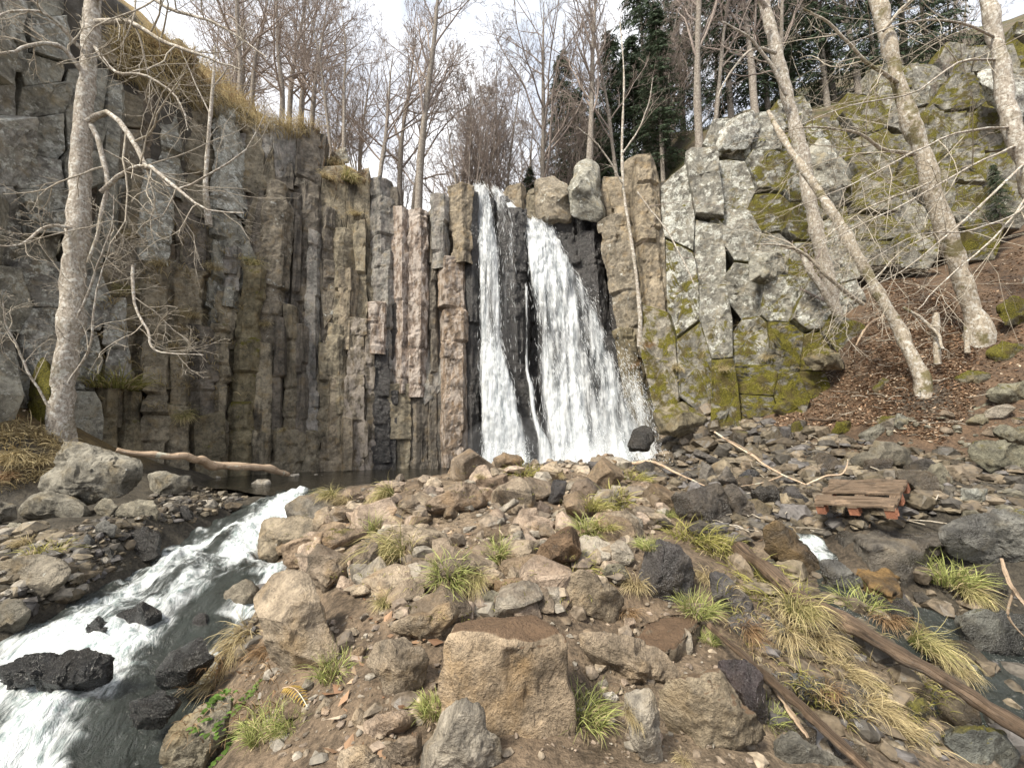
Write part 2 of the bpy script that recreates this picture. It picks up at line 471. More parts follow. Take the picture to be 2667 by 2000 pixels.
GP = []
for px, py, z in [
    # stony mound in front
    (1333, 1995, .08), (1000, 1990, .0), (1700, 1990, .0), (1333, 1750, .12), (1000, 1700, .1), (1700, 1700, .05),
    (1333, 1550, .2), (1000, 1500, .2), (1700, 1500, .2), (1333, 1400, .3), (1000, 1380, .3), (1650, 1390, .3),
    (1333, 1300, .5), (1000, 1290, .40), (1700, 1290, .5), (1333, 1220, .72), (1150, 1240, .52), (1600, 1215, .68),
    (760, 1700, -.12), (700, 1500, .05), (800, 1380, .15), (600, 1850, -.3), (480, 1990, -.6), (900, 1300, .2), (1000, 1255, .22),
    # left bank
    (250, 1345, .05), (60, 1370, .1), (420, 1300, .08), (100, 1520, -.25), (0, 1650, -.5), (0, 1250, .6),
    # right gully and flats
    (2000, 1255, .6), (2215, 1325, .60), (2330, 1290, .72), (1900, 1182, .85), (2000, 1310, .42), (2300, 1420, .15), (2600, 1600, -.3),
    (2600, 1900, -.6), (2100, 1700, -.12), (1850, 1950, -.05), (2400, 1950, -.5), (2500, 1420, .25), (2100, 1420, .15),
    (2500, 1200, 1.0), (2350, 1230, .8)]:
    GP.append(on_level(px, py, z))
for px, py, Y in [(150, 1125, 9.0), (30, 1130, 8.2), (330, 1185, 10.6), (2650, 1100, 8), (2400, 1000, 9), (2540, 860, 10), (2150, 1050, 11.3),
                  (2000, 1130, 11), (2200, 840, 12.2), (2667, 700, 11), (1850, 1090, 13), (1750, 1150, 13.5), (2300, 1090, 9.4), (2450, 1080, 8.6)]:
    GP.append(at(px, py, Y))
GP += [np.array(p, float) for p in [
    (-8.6, 12.6, -.35), (-6, 13.8, -.4), (-3, 14.6, -.45), (0, 14.8, -.4), (2.2, 14.2, -.1), (4.6, 14.4, .3), (-1, 12.6, 0.0), (-4, 12, -.15),
    (0, 0, 0), (-2, -1, -.2), (2, -1, -.15), (0, -6, -.4), (-6, -4, -.9), (6, -4, -.6), (-4.2, 0, -1.3), (4.2, 0.5, -.8),
    (-14, -3, 1.0), (14, -3, 2.5), (-8, 2, .2), (8.5, 3, 1.0), (-13, 7, 2.2), (14, 7, 4.2), (-16, 3, 2.5), (20, 10, 8.5),
    (-6, -14, -1.2), (8, -14, -.8), (-20, -14, 2), (22, -12, 5), (-25, 4, 5), (28, 4, 9)]]
TPS = tps_fit(GP)

# stream centre line: pixel, water level, width in metres
ST = [((820, 1272), .0, 1.5), ((745, 1310), -.06, 1.5), ((640, 1372), -.24, 1.45), ((560, 1440), -.40, 1.7), ((470, 1530), -.50, 2.2),
      ((360, 1630), -.66, 2.2), ((230, 1760), -.86, 2.3), ((90, 1930), -1.02, 2.3), ((-110, 2150), -1.2, 2.4)]
ST3 = np.array([np.r_[on_level(*p, z), w] for p, z, w in ST])
ST3 = np.vstack([ST3, [-3.6, 0.6, -1.35, 2.4], [-3.4, -3.0, -1.6, 2.4]])
STREAM = resample(ST3, 150)
# the small brook on the right
BR = [((2090, 1385), .2, .5), ((2140, 1440), .1, .4), ((2170, 1500), .0, .5), ((2250, 1560), -.08, .7), ((2400, 1590), -.15, .8), ((2540, 1640), -.28, 1.1), ((2640, 1760), -.45, 1.3), ((2760, 1960), -.68, 1.4)]
BROOK = resample(np.array([np.r_[on_level(*p, z), w] for p, z, w in BR]), 90)

CLIFF = np.array([(-40, 2), (-19, 4.5), (-13.6, 8.2), (-12.0, 10.3), (-10.6, 12.9), (-8.7, 14.9), (-5.6, 16.2), (-1.6, 16.7), (0.6, 17.4), (3.0, 17.2),
                  (4.6, 16.0), (6.0, 14.9), (8.2, 14.0), (10.4, 13.6), (12.6, 13.8), (16, 15.2), (22, 17), (45, 20)], float)
def cliff_dist(x, y):
    """signed distance to the cliff line, positive behind it"""
    sh = np.shape(x); p = np.stack([np.ravel(x), np.ravel(y)], -1)
    best = np.full(len(p), 1e9); sg = np.ones(len(p))
    for a, b in zip(CLIFF[:-1], CLIFF[1:]):
        ab = b - a
        t = np.clip(((p - a) @ ab) / (ab @ ab), 0, 1)
        d = p - (a + t[:, None] * ab)
        dd = np.hypot(d[:, 0], d[:, 1])
        cr = ab[0] * d[:, 1] - ab[1] * d[:, 0]
        m = dd < best
        best = np.where(m, dd, best); sg = np.where(m, np.sign(cr), sg)
    return (best * sg).reshape(sh)
UPX = [(-40, 24), (-19, 18.0), (-13.5, 15.6), (-12, 14.6), (-10.5, 14.0), (-9, 13.6), (-7.6, 13.4), (-6.4, 12.6), (-5, 12.2), (-3.8, 11.4), (-2.4, 11.0), (-1.4, 12.0), (0, 12.2),
       (1.6, 12.2), (2.6, 12.9), (4, 12.9), (6, 12.6), (8, 12.8), (10, 13.2), (12, 13.8), (14, 14.6), (18, 17), (25, 21), (45, 30)]
UPX = np.array(UPX, float)
def seg_dist(x, y, L):
    """distance to a polyline L (k,4: x y z w) with its level and width there"""
    d = np.full(np.shape(x), 1e9); z = np.zeros(np.shape(x)); w = np.zeros(np.shape(x))
    for q in L[::2]:
        r = np.hypot(x - q[0], y - q[1]); m = r < d
        d = np.where(m, r, d); z = np.where(m, q[2], z); w = np.where(m, q[3], w)
    return d, z, w
def ground_h(x, y):
    x = np.asarray(x, float); y = np.asarray(y, float)
    lo = tps_eval(TPS, x, y)
    lo = np.clip(lo, -2.5, 14)
    p = np.stack([x, y, 0 * x], -1)
    lo = lo + 0.11 * fbm(p * 0.9, 3, 3) + 0.03 * fbm(p * 3.5, 3, 9) + 0.012 * fbm(p * 11, 2, 4)
    d, z, w = seg_dist(x, y, STREAM)
    tgt = z - 0.30 + np.maximum(0, d - w * 0.42) * 1.1
    lo = np.where(d < 3, np.minimum(lo, tgt), lo)
    d, z, w = seg_dist(x, y, BROOK)
    tgt = z - 0.07 + np.maximum(0, d - w * 0.4) * 0.9
    lo = np.where(d < 2, np.minimum(lo, tgt), lo)
    s = cliff_dist(x, y)
    up = np.interp(x, UPX[:, 0], UPX[:, 1])
    ss = np.clip(s, 0, 60)
    kl = 0.42 * sstep(-4.5, -9, x); kr = 0.75 * sstep(6, 11, x)
    up = up + np.where(ss < 14, ss, 14 + (ss - 14) * 0.25) * (kl + kr) + 0.03 * ss + 0.35 * fbm(p * 0.35, 3, 21) * sstep(1, 4, ss)
    up = up + 0.1 * fbm(p * 1.7, 3, 31) - 0.45 * sstep(2.2, .6, s)
    wob = 0.35 * fbm(np.stack([x, y, lo * 0.3], -1) * 0.8, 3, 12)
    f = sstep(0.55, 1.15, s + wob)
    return lo * (1 - f) + np.maximum(up, lo) * f

def axis(segs):
    a = []
    for s, e, st in segs:
        a.append(np.arange(s, e, st))
    return np.concatenate(a + [[segs[-1][1]]])
GX = axis([(-60, -20, 2.5), (-20, -13, .3), (-13, -6, .11), (-6, 6, .075), (6, 14, .11), (14, 24, .3), (24, 70, 3)])
GY = axis([(-30, -2, 2.0), (-2, 1, .25), (1, 10, .075), (10, 19, .11), (19, 32, .5), (32, 120, 4)])
XX, YY = np.meshgrid(GX, GY)
ZZ = ground_h(XX, YY)
SS = cliff_dist(XX, YY)
def zone_colors(x, y, z, s):
    p = np.stack([x, y, z], -1)
    n = 0.5 + 0.5 * np.clip(fbm(p * 0.9, 3, 44), -1, 1)
    c = np.empty(x.shape + (3,)); c[:] = (0.135, 0.10, 0.068)                  # red-brown mud
    def mixin(f, col):
        nonlocal c
        c = c * (1 - f[..., None]) + np.array(col) * f[..., None]
    mixin(sstep(.5, .7, n) * .6, (0.20, 0.155, 0.108))
    mixin(sstep(3.2, 5.2, x + .9 * n) * (s < .8), (0.05, 0.043, 0.033))                # damp gravel flats, right
    mixin(sstep(9.5, 11.5, y) * (s < .8), (0.055, 0.048, 0.038))
    mixin(sstep(7.0, 8.2, x + .5 * n) * sstep(.85, 1.25, z) * (s < .9), (0.10, 0.066, 0.042))  # leaf litter slope
    mixin(sstep(-3.6, -4.6, x) * (s < .8), (0.06, 0.052, 0.04))
    mixin(sstep(-8.6, -9.8, x + .6 * n) * sstep(.4, .9, z) * (s < .8), (0.15, 0.11, 0.055))
    up = sstep(.5, 1.0, s)
    mixin(up, (0.12, 0.09, 0.045))
    mixin(up * sstep(-5, -8, x), (0.30, 0.215, 0.095))                                       # dry grass slope
    mixin(up * sstep(5, 9, x) * sstep(.35, .6, n), (0.06, 0.058, 0.02))
    mixin(up * sstep(5, 9, x) * sstep(.6, .35, n), (0.10, 0.078, 0.048))
    return c
me = new_mesh('ground', np.stack([XX, YY, ZZ], -1).reshape(-1, 3), grid_faces(len(GY), len(GX)),
              col=zone_colors(XX, YY, ZZ, SS).reshape(-1, 3))
GROUND = link('ground', me, M_GROUND, kind='structure', label='muddy stony ground of the gorge rising to wooded slopes above the cliff')

# lookup table for fast height queries
LX, LY = np.arange(-18, 19, .06), np.arange(-1, 20, .06)
LH = ground_h(*np.meshgrid(LX, LY))
def hgt(x, y):
    u = np.clip((np.asarray(x, float) - LX[0]) / .06, 0, len(LX) - 1.001); v = np.clip((np.asarray(y, float) - LY[0]) / .06, 0, len(LY) - 1.001)
    i = u.astype(int); j = v.astype(int); fu = u - i; fv = v - j
    return (LH[j, i] * (1 - fu) * (1 - fv) + LH[j, i + 1] * fu * (1 - fv) + LH[j + 1, i] * (1 - fu) * fv + LH[j + 1, i + 1] * fu * fv)
def cast(px, py, y0=1.2, y1=19.5):
    """where the ray of a pixel first meets the ground (vectorised)"""
    sx, sz = slope(np.atleast_1d(px), np.atleast_1d(py))
    res = np.full(sx.shape, y1)
    alive = np.ones(sx.shape, bool)
    for Y in np.arange(y0, y1, .04):
        hit = alive & (CAMZ + sz * Y <= hgt(sx * Y, Y))
        res[hit] = Y; alive &= ~hit
        if not alive.any(): break
    return np.stack([sx * res, res, CAMZ + sz * res], -1)

# ---------------------------------------------------------------- water bodies
def ribbon(L, nu, amp, seed, den_f, zoff=0.0, edge=0.0, wf=.60, hug=False):
    n = len(L)
    T = np.gradient(L[:, :2], axis=0); T /= np.linalg.norm(T, axis=1, keepdims=True)
    N = np.c_[-T[:, 1], T[:, 0]]
    u = np.linspace(-1, 1, nu)
    w = L[:, 3] * (wf + .12 * vnoise(np.c_[np.arange(n) * .15, np.zeros((n, 2))], seed))
    X = L[:, None, 0] + N[:, None, 0] * u[None] * w[:, None]
    Y = L[:, None, 1] + N[:, None, 1] * u[None] * w[:, None]
    s = np.r_[0, np.cumsum(np.linalg.norm(np.diff(L[:, :3], axis=0), axis=1))]
    U = u[None] * w[:, None]; S = np.broadcast_to(s[:, None], U.shape)
    wave = fbm(np.stack([U * 2.2, S * 1.1, 0 * U], -1), 4, seed) + .5 * np.abs(fbm(np.stack([U * 5, S * 2.2, 0 * U + 3], -1), 3, seed + 5))
    d = den_f(S / s[-1], u[None] + 0 * U)
    Z = L[:, None, 2] + zoff + amp * wave * (.35 + d) - edge * np.abs(u[None]) ** 4
    if hug:
        g = hgt(X, Y); Z = np.clip(Z, g - .05, g + .05)
    V = np.stack([X, Y, Z], -1).reshape(-1, 3)
    return V, grid_faces(n, nu), d.ravel(), np.stack([U, S], -1).reshape(-1, 2)
def den_stream(s, u):
    k = np.interp(s, [0, .07, .13, .17, .27, .36, .43, .5, .57, .64, .72, 1], [.34, .40, .62, .78, .80, .68, .52, .58, .58, .72, .76, .74])
    k = k * (1 - .30 * np.abs(u) ** 4)
    return k + .01 + .30 * fbm(np.stack([u * 2.2, s * 13, 0 * s], -1), 3, 77)
L = resample(STREAM, 420)
V, F, d, uv = ribbon(L, 64, .13, 5, den_stream, 0.02, .10)
link('stream', new_mesh('stream', V, F, attrs={'den': d}, uv=uv), M_STREAM, kind='structure', label='foaming white mountain stream rushing down past the boulders on the left')
def den_brook(s, u):
    k = np.interp(s, [0, .06, .12, .25, .35, .5, 1], [.5, .85, .75, .5, .5, .30, .28])
    return k - .25 * np.abs(u) ** 2 + .15 * fbm(np.stack([u * 2, s * 16, 0 * s], -1), 3, 78)
V, F, d, uv = ribbon(resample(BROOK, 220), 26, .03, 9, den_brook, -.03, .12, .5, True)
link('brook', new_mesh('brook', V, F, attrs={'den': d}, uv=uv), M_STREAM, kind='structure', label='thin dark brook trickling between wet rocks on the right')
PB = np.array([(-11.2, 12.0), (-9.6, 11.0), (-7.6, 10.6), (-6.2, 9.75), (-4.7, 9.75), (-3.6, 11.2), (-1.4, 11.8), (1.2, 12.6), (3.5, 13.4), (5.4, 14.2), (4.8, 16.5), (0, 18), (-6, 17), (-10, 14.8)])
ring = resample(np.vstack([PB, PB[:1]]), 97)[:-1]
cen = ring.mean(0)
rr = np.linspace(0, 1, 30)[:, None, None]
V = np.concatenate([cen + (ring[None] - cen) * rr, np.zeros((30, 96, 1))], -1).reshape(-1, 3)
V[:, 2] = .012 * fbm(np.c_[V[:, :2] * 2.2, V[:, 2]], 3, 6)
link('pool', new_mesh('pool', V, grid_faces(30, 96, True)), M_POOL, kind='structure', label='dark plunge pool at the foot of the cliff')

# ---------------------------------------------------------------- cliff columns
YW = np.array([(-100, 8.6), (0, 9.2), (180, 10.6), (340, 11.7), (480, 13.0), (600, 14.1), (800, 15.6), (1000, 16.3), (1240, 16.7), (1340, 17.2), (1450, 17.2),
               (1560, 16.7), (1640, 15.8), (1760, 14.9), (1900, 14.1), (2050, 13.6), (2250, 13.5), (2400, 13.8), (2700, 14.6)])
def wall_y(px):
    return np.interp(px, YW[:, 0], YW[:, 1])
ROCKS_BVH = []          # world-space meshes things can rest on
def basalt(corners, proud, seed, joints=1.0, thick=None, rough=1.0, sides=None):
    """an upright basalt column: corners = (xl, xr, y) of top and bottom in the photograph, at the wall's own distance"""
    (xlt, xrt, yt), (xlb, xrb, yb) = corners
    r = np.random.default_rng(seed)
    Y = wall_y((xlt + xrt + xlb + xrb) / 4) - proud * .62
    a = at((xlt + xrt) / 2, yt, Y); b = at((xlb + xrb) / 2, yb, Y)
    cs = Y / math.hypot(Y, (a[0] + b[0]) / 2)
    wt = (xrt - xlt) / FOC * Y / 2 * 1.17 * cs; wb = (xrb - xlb) / FOC * Y / 2 * 1.17 * cs
    b = b - (a - b) / np.linalg.norm(a - b) * 0.25
    H = np.linalg.norm(a - b)
    rgt = np.array([Y, -(a[0] + b[0]) / 2, 0]); rgt /= np.linalg.norm(rgt)
    back = np.array([-rgt[1], rgt[0], 0])
    ns = int(sides or r.choice([4, 5, 5, 6, 6]))
    th = np.sort((np.arange(ns) + r.uniform(-.22, .22, ns)) / ns * 2 * np.pi) - np.pi / 2 + np.pi / ns + r.normal(0, .28)
    poly = np.c_[np.cos(th), np.sin(th)] * r.uniform(.85, 1.12, ns)[:, None]
    poly[:, 0] = (poly[:, 0] - poly[:, 0].min()) / np.ptp(poly[:, 0]) * 2 - 1
    m = 7
    M = ns * m
    tt = np.arange(m) / m
    sec = np.concatenate([poly[k] + (poly[(k + 1) % ns] - poly[k]) * tt[:, None] for k in range(ns)])
    n = int(np.clip(H / .10, 12, 115))
    v = np.linspace(0, 1, n)
    # blocks between cross joints, each a little offset, the joint itself recessed
    off = np.zeros((n, 2)); sc = np.ones((n, 2)); pinch = np.zeros(n); shear = np.zeros(n)
    pos = r.uniform(.3, 1.3)
    if joints > 0:
        while pos < H - .25:
            i = int(pos / H * (n - 1))
            pinch[i] = r.uniform(.04, .12)
            off[i + 1:] = r.normal(0, .035, 2) * joints; sc[i + 1:] = 1 + r.normal(0, .05, 2) * joints
            shear[i + 1:] = r.normal(0, .06)
            pos += r.choice([.45, .9, 1.8, 3.2]) * r.uniform(.7, 1.3) / joints
    w = wb + (wt - wb) * v
    dep = (thick if thick else max(.4, min(wb, wt) * .7))
    k = (sc - pinch[:, None])
    lx = sec[None, :, 0] * w[:, None] * k[:, :1] + off[:, None, 0]
    ly = sec[None, :, 1] * dep * k[:, 1:] + off[:, None, 1] + shear[:, None] * sec[None, :, 0] * w[:, None] * 3
    C = b + (a - b) * v[:, None]
    P = C[:, None] + rgt * lx[..., None] + back * ly[..., None]
    tz = r.uniform(-.35, .35, 2)
    P[-1:, :, 2] += (tz[0] * lx[-1] + tz[1] * ly[-1])
    out = rgt * sec[None, :, :1] + back * sec[None, :, 1:]
    q = P.reshape(-1, 3)
    wq = q + .12 * np.stack([vnoise(q * 1.7, 61), vnoise(q * 1.7, 62), vnoise(q * 1.7, 63)], -1)
    cel = np.floor(wq / np.array([.42, .42, .75]) + seed * .37).astype(np.int64)
    chip = _hash(cel[:, 0], cel[:, 1], cel[:, 2], 7)
    cel2 = np.floor(wq / np.array([.16, .16, .24]) + seed * .11).astype(np.int64)
    chip2 = _hash(cel2[:, 0], cel2[:, 1], cel2[:, 2], 8)
    nz = (.06 * fbm(q * np.array([1.2, 1.2, .6]) + seed, 4, 3) + .03 * fbm(q * np.array([5, 5, 4.]), 3, 8)
          - .13 * np.maximum(0, chip - .62) - .05 * np.maximum(0, chip2 - .5))
    P = P + out * (nz.reshape(n, M) * rough * min(1.25, wb * 2.6))[..., None]
    P[-1] = P[-2] * .25 + P[-1] * .75
    # cap
    rings = [P.reshape(-1, 3)]
    c0 = P[-1].mean(0)
    for f, dz in ((.93, .03), (.7, .05), (.35, .06), (.02, .06)):
        rg = c0 + (P[-1] - c0) * f; rg[:, 2] += dz + .05 * fbm(rg * 2.5, 3, 15)
        rings.append(rg)
    V = np.concatenate(rings)
    F = grid_faces(n + 4, M, True)
    return V, F, b
STY = {   # tint, lichen, moss, streak, pale, wet
    'b': ((.225, .195, .142), .16, .24, .35, .0, .0), 'd': ((.140, .122, .098), .08, .12, .65, .05, .15),
    'r': ((.165, .135, .102), .10, .15, .45, .0, .0), 'l': ((.27, .26, .22), .52, .10, .20, .0, .0),
    'L': ((.250, .240, .205), .72, .05, .05, .0, .0), 'W': ((.25, .24, .215), .66, .05, .05, .0, .0),
    'X': ((.250, .235, .205), .84, .27, .0, .0, .0), 'm': ((.180, .155, .105), .10, .36, .15, .0, .0),
    'M': ((.175, .150, .095), .04, .42, .30, .0, .0), 's': ((.225, .195, .150), .40, .18, .30, .0, .0),
    'g': ((.215, .205, .185), .10, .0, .45, .25, .0), 't': ((.245, .205, .148), .14, .08, .20, .05, .0),
    'P': ((.230, .180, .145), .0, .0, .3, .75, .0), 'Q': ((.25, .19, .14), .0, .0, .35, .55, .0),
    'p': ((.165, .140, .105), .0, .10, .45, .45, .1), 'k': ((.050, .045, .042), .0, .0, .7, .05, .85)}
STY['N'] = ((.190, .170, .130), .45, .70, .0, .0, .0)
def sprops(k, r=None):
    tint, li, mo, st, pa, we = STY[k]
    f = 1.0 if r is None else r.uniform(.82, 1.18)
    return dict(tint=[c * f for c in tint], lichen=li, moss=mo, streak=st, pale=pa, wet=we, mud=0.0)

CLIFF_ROOT = empty('cliff', tuple(at(900, 1215, 16.2)), label='tall cliff of upright jointed basalt columns beside the waterfall', kind='structure')
def add_column(c, proud, sty, seed, joints=1.0, **kw):
    V, F, b = basalt(c, proud, seed, joints, **kw)
    o = link('basalt_column', new_mesh('basalt_column', V - b, F, smooth=False), M_ROCK, CLIFF_ROOT, loc=Vector(b) - CLIFF_ROOT.location, **sprops(sty, np.random.default_rng(seed)))
    ROCKS_BVH.append((V, F))
    if 640 < c[0][0] < 1240 and sty in 'bdgst': o['streak'] = float(np.random.default_rng(seed).uniform(.35, .95))
    return o
COLS = [
    (255, 330, 225, 235, 300, 640, .3, 'l'), (325, 410, 240, 315, 405, 700, .0, 'r'), (420, 470, 245, 400, 490, 500, .35, 'l'), (470, 560, 290, 480, 560, 560, .1, 'b'),
    (555, 625, 300, 545, 630, 545, .4, 'L'), (620, 690, 330, 620, 700, 500, .1, 'b'), (690, 770, 330, 690, 780, 480, .25, 'd'), (765, 835, 345, 765, 835, 490, .2, 'd'),
    (380, 458, 432, 350, 440, 670, .6, 'L'), (440, 545, 540, 440, 545, 700, .1, 'd'), (320, 390, 450, 300, 380, 620, .15, 'b'), (545, 625, 560, 545, 628, 660, .45, 'l'),
    (540, 582, 640, 545, 580, 860, .5, 'l'), (580, 630, 655, 580, 628, 702, .6, 'g'), (578, 626, 706, 576, 624, 744, .6, 'g'), (574, 622, 750, 572, 618, 786, .62, 'l'),
    (355, 435, 690, 345, 425, 960, .45, 'b'), (435, 545, 700, 430, 545, 900, .1, 'b'), (285, 340, 780, 275, 335, 975, .7, 'W'), (210, 285, 700, 200, 275, 1000, .2, 'b'),
    (270, 350, 960, 255, 340, 1090, .6, 'b'), (240, 312, 1010, 230, 300, 1175, .7, 'm'), (310, 380, 1015, 302, 370, 1180, .66, 'm'), (380, 435, 960, 365, 420, 1195, .75, 'b'),
    (430, 492, 1060, 420, 490, 1205, .85, 'b'), (440, 500, 880, 440, 495, 1075, .35, 'b'), (490, 575, 1085, 495, 580, 1225, .9, 'm'), (485, 560, 850, 490, 560, 1090, .55, 'd'),
    (555, 600, 850, 550, 600, 1105, .6, 'b'), (570, 605, 1100, 560, 600, 1225, .7, 'b'), (635, 690, 700, 590, 655, 1230, 1.0, 'M'), (560, 640, 780, 555, 620, 870, .5, 'b'),
    (690, 760, 485, 668, 735, 900, .55, 's'), (640, 700, 500, 640, 690, 720, .2, 'd'), (665, 720, 900, 650, 712, 1130, .6, 'b'), (712, 750, 830, 712, 745, 1130, .7, 'd'),
    (745, 780, 800, 742, 778, 1130, .75, 'b'), (760, 790, 520, 750, 780, 820, .2, 'd'), (775, 840, 480, 770, 830, 1000, .35, 'd'), (800, 836, 605, 795, 840, 1135, .6, 'g'),
    (770, 800, 850, 768, 800, 1135, .85, 'd'), (835, 875, 550, 830, 880, 900, .2, 'd'), (830, 870, 900, 825, 870, 1135, .6, 'b'), (868, 925, 600, 865, 925, 860, .3, 'b'),
    (885, 935, 705, 880, 930, 900, .65, 't'), (920, 955, 590, 915, 960, 960, .35, 'b'), (855, 905, 850, 850, 910, 1135, .75, 'b'), (850, 900, 985, 850, 890, 1205, .9, 't'),
    (905, 955, 830, 905, 955, 1230, .85, 'p'), (945, 978, 860, 940, 975, 1230, .75, 'p'), (965, 1022, 470, 970, 1028, 700, .5, 'g'), (972, 1030, 660, 972, 1030, 1060, .55, 'g'),
    (960, 1012, 790, 965, 1010, 910, .85, 'P'), (960, 1012, 905, 965, 1012, 1232, .6, 'k'), (1010, 1040, 1020, 1010, 1035, 1232, .5, 'k'),
    (1018, 1070, 545, 1020, 1068, 1010, .55, 'P'), (1066, 1118, 555, 1066, 1116, 1020, .6, 'P'), (1020, 1070, 1000, 1022, 1072, 1232, .5, 'b'), (1068, 1116, 1010, 1070, 1118, 1232, .5, 'd'),
    (1112, 1140, 560, 1114, 1150, 1232, .35, 'd'), (1122, 1170, 512, 1125, 1172, 690, .95, 'g'), (1163, 1232, 487, 1178, 1230, 675, 1.0, 't'), (1145, 1222, 680, 1150, 1215, 1232, .85, 'Q'),
    (1205, 1245, 510, 1212, 1250, 1232, .45, 'k'), (705, 800, 1124, 705, 790, 1235, 1.0, 'b'), (795, 835, 1124, 790, 845, 1235, .95, 'b'), (655, 710, 1124, 650, 705, 1230, .9, 'b'),
    (840, 890, 1132, 840, 895, 1232, .92, 't'), (885, 920, 1085, 885, 915, 1234, .95, 't'),
    (1292, 1366, 552, 1290, 1372, 1010, .5, 'k'), (1330, 1400, 990, 1310, 1412, 1235, 1.3, 'k'), (1310, 1372, 495, 1312, 1370, 620, -.3, 't'), (1365, 1402, 500, 1365, 1400, 620, -.2, 'b'),
    (1420, 1500, 575, 1440, 1520, 730, .2, 'k'), (1500, 1565, 610, 1510, 1590, 900, .35, 'k'), (1560, 1632, 570, 1620, 1690, 920, .5, 's'), (1590, 1640, 500, 1655, 1700, 900, .3, 't'),
    (1400, 1490, 560, 1400, 1500, 660, .0, 'd'),
    (1640, 1700, 425, 1682, 1748, 900, .55, 't'), (1600, 1660, 860, 1640, 1700, 1100, .5, 'm'), (1560, 1625, 880, 1600, 1690, 1130, .35, 'k')]
for i, (a, b, c, d, e, f, pr, st) in enumerate(COLS):
    add_column(((a, b, c), (d, e, f)), pr, st, 100 + i, .6 if st in 'PQ' else (1.8 if d < 640 and c > 600 else 1.0))
# the jointed wall itself: tightly fitted blocks, each cut to its own cell of the joint pattern
def clip_half(poly, p, n):
    out = []
    for a, b in zip(poly, np.roll(poly, -1, 0)):
        da, db = (a - p) @ n, (b - p) @ n
        if da <= 0: out.append(a)
        if (da < 0) != (db < 0) and abs(da - db) > 1e-9: out.append(a + (b - a) * da / (da - db))
    return np.array(out)
def inside(reg, q):
    ins = False
    for (x0, y0), (x1, y1) in zip(reg, np.roll(reg, -1, 0)):
        ins ^= bool(((y0 > q[1]) != (y1 > q[1])) and (q[0] < (x1 - x0) * (q[1] - y0) / (y1 - y0 + 1e-9) + x0))
    return ins
def joint_cells(reg, size_f, seed, lean=0.0, top=None, vary=(.75, 1.3)):
    """cells of an irregular, upright joint pattern covering a region"""
    r = np.random.default_rng(seed); reg = np.asarray(reg, float)
    pts = []
    x = reg[:, 0].min() - 60
    while x < reg[:, 0].max() + 60:
        w = size_f(x, 0)[0] * r.uniform(*vary)
        y = reg[:, 1].min() - 150 + r.uniform(0, 150)
        while y < reg[:, 1].max() + 150:
            h = size_f(x, y)[1] * r.choice([.45, .8, 1.2, 1.7])
            pts.append((x + w / 2 + r.normal(0, .07 * w), y + h / 2)); y += h
        x += w
    P = np.array(pts)
    out = []
    for k, p in enumerate(P):
        sx, sy = size_f(*p)
        asp = sy / sx
        if not inside(reg, p + [lean * (p[1] - 600), 0]): continue
        d = P - p; d2 = np.hypot(d[:, 0], d[:, 1] / asp)
        cell = p + np.array([(-1.6 * sx, -2.4 * sy), (1.6 * sx, -2.4 * sy), (1.6 * sx, 2.4 * sy), (-1.6 * sx, 2.4 * sy)])
        for j in np.argsort(d2)[1:22]:
            m = p + d[j] / 2
            nn = np.array([d[j][0], d[j][1] / asp ** 2])          # joints stand upright: measure distances in squeezed space
            cell = clip_half(cell, m, nn)
            if len(cell) < 3: break
        if len(cell) >= 3:
            cell = cell.copy(); cell[:, 0] += lean * (cell[:, 1] - 600)
            if top is not None:
                cx = cell[:, 0].mean()
                cell = clip_half(cell, np.array([cx, np.interp(cx, top[:, 0], top[:, 1]) + r.uniform(-4, 14)]), np.array([r.normal(0, .12), -1.0]))
                if len(cell) < 3 or np.ptp(cell[:, 1]) < 8: continue
            out.append(cell)
    return out
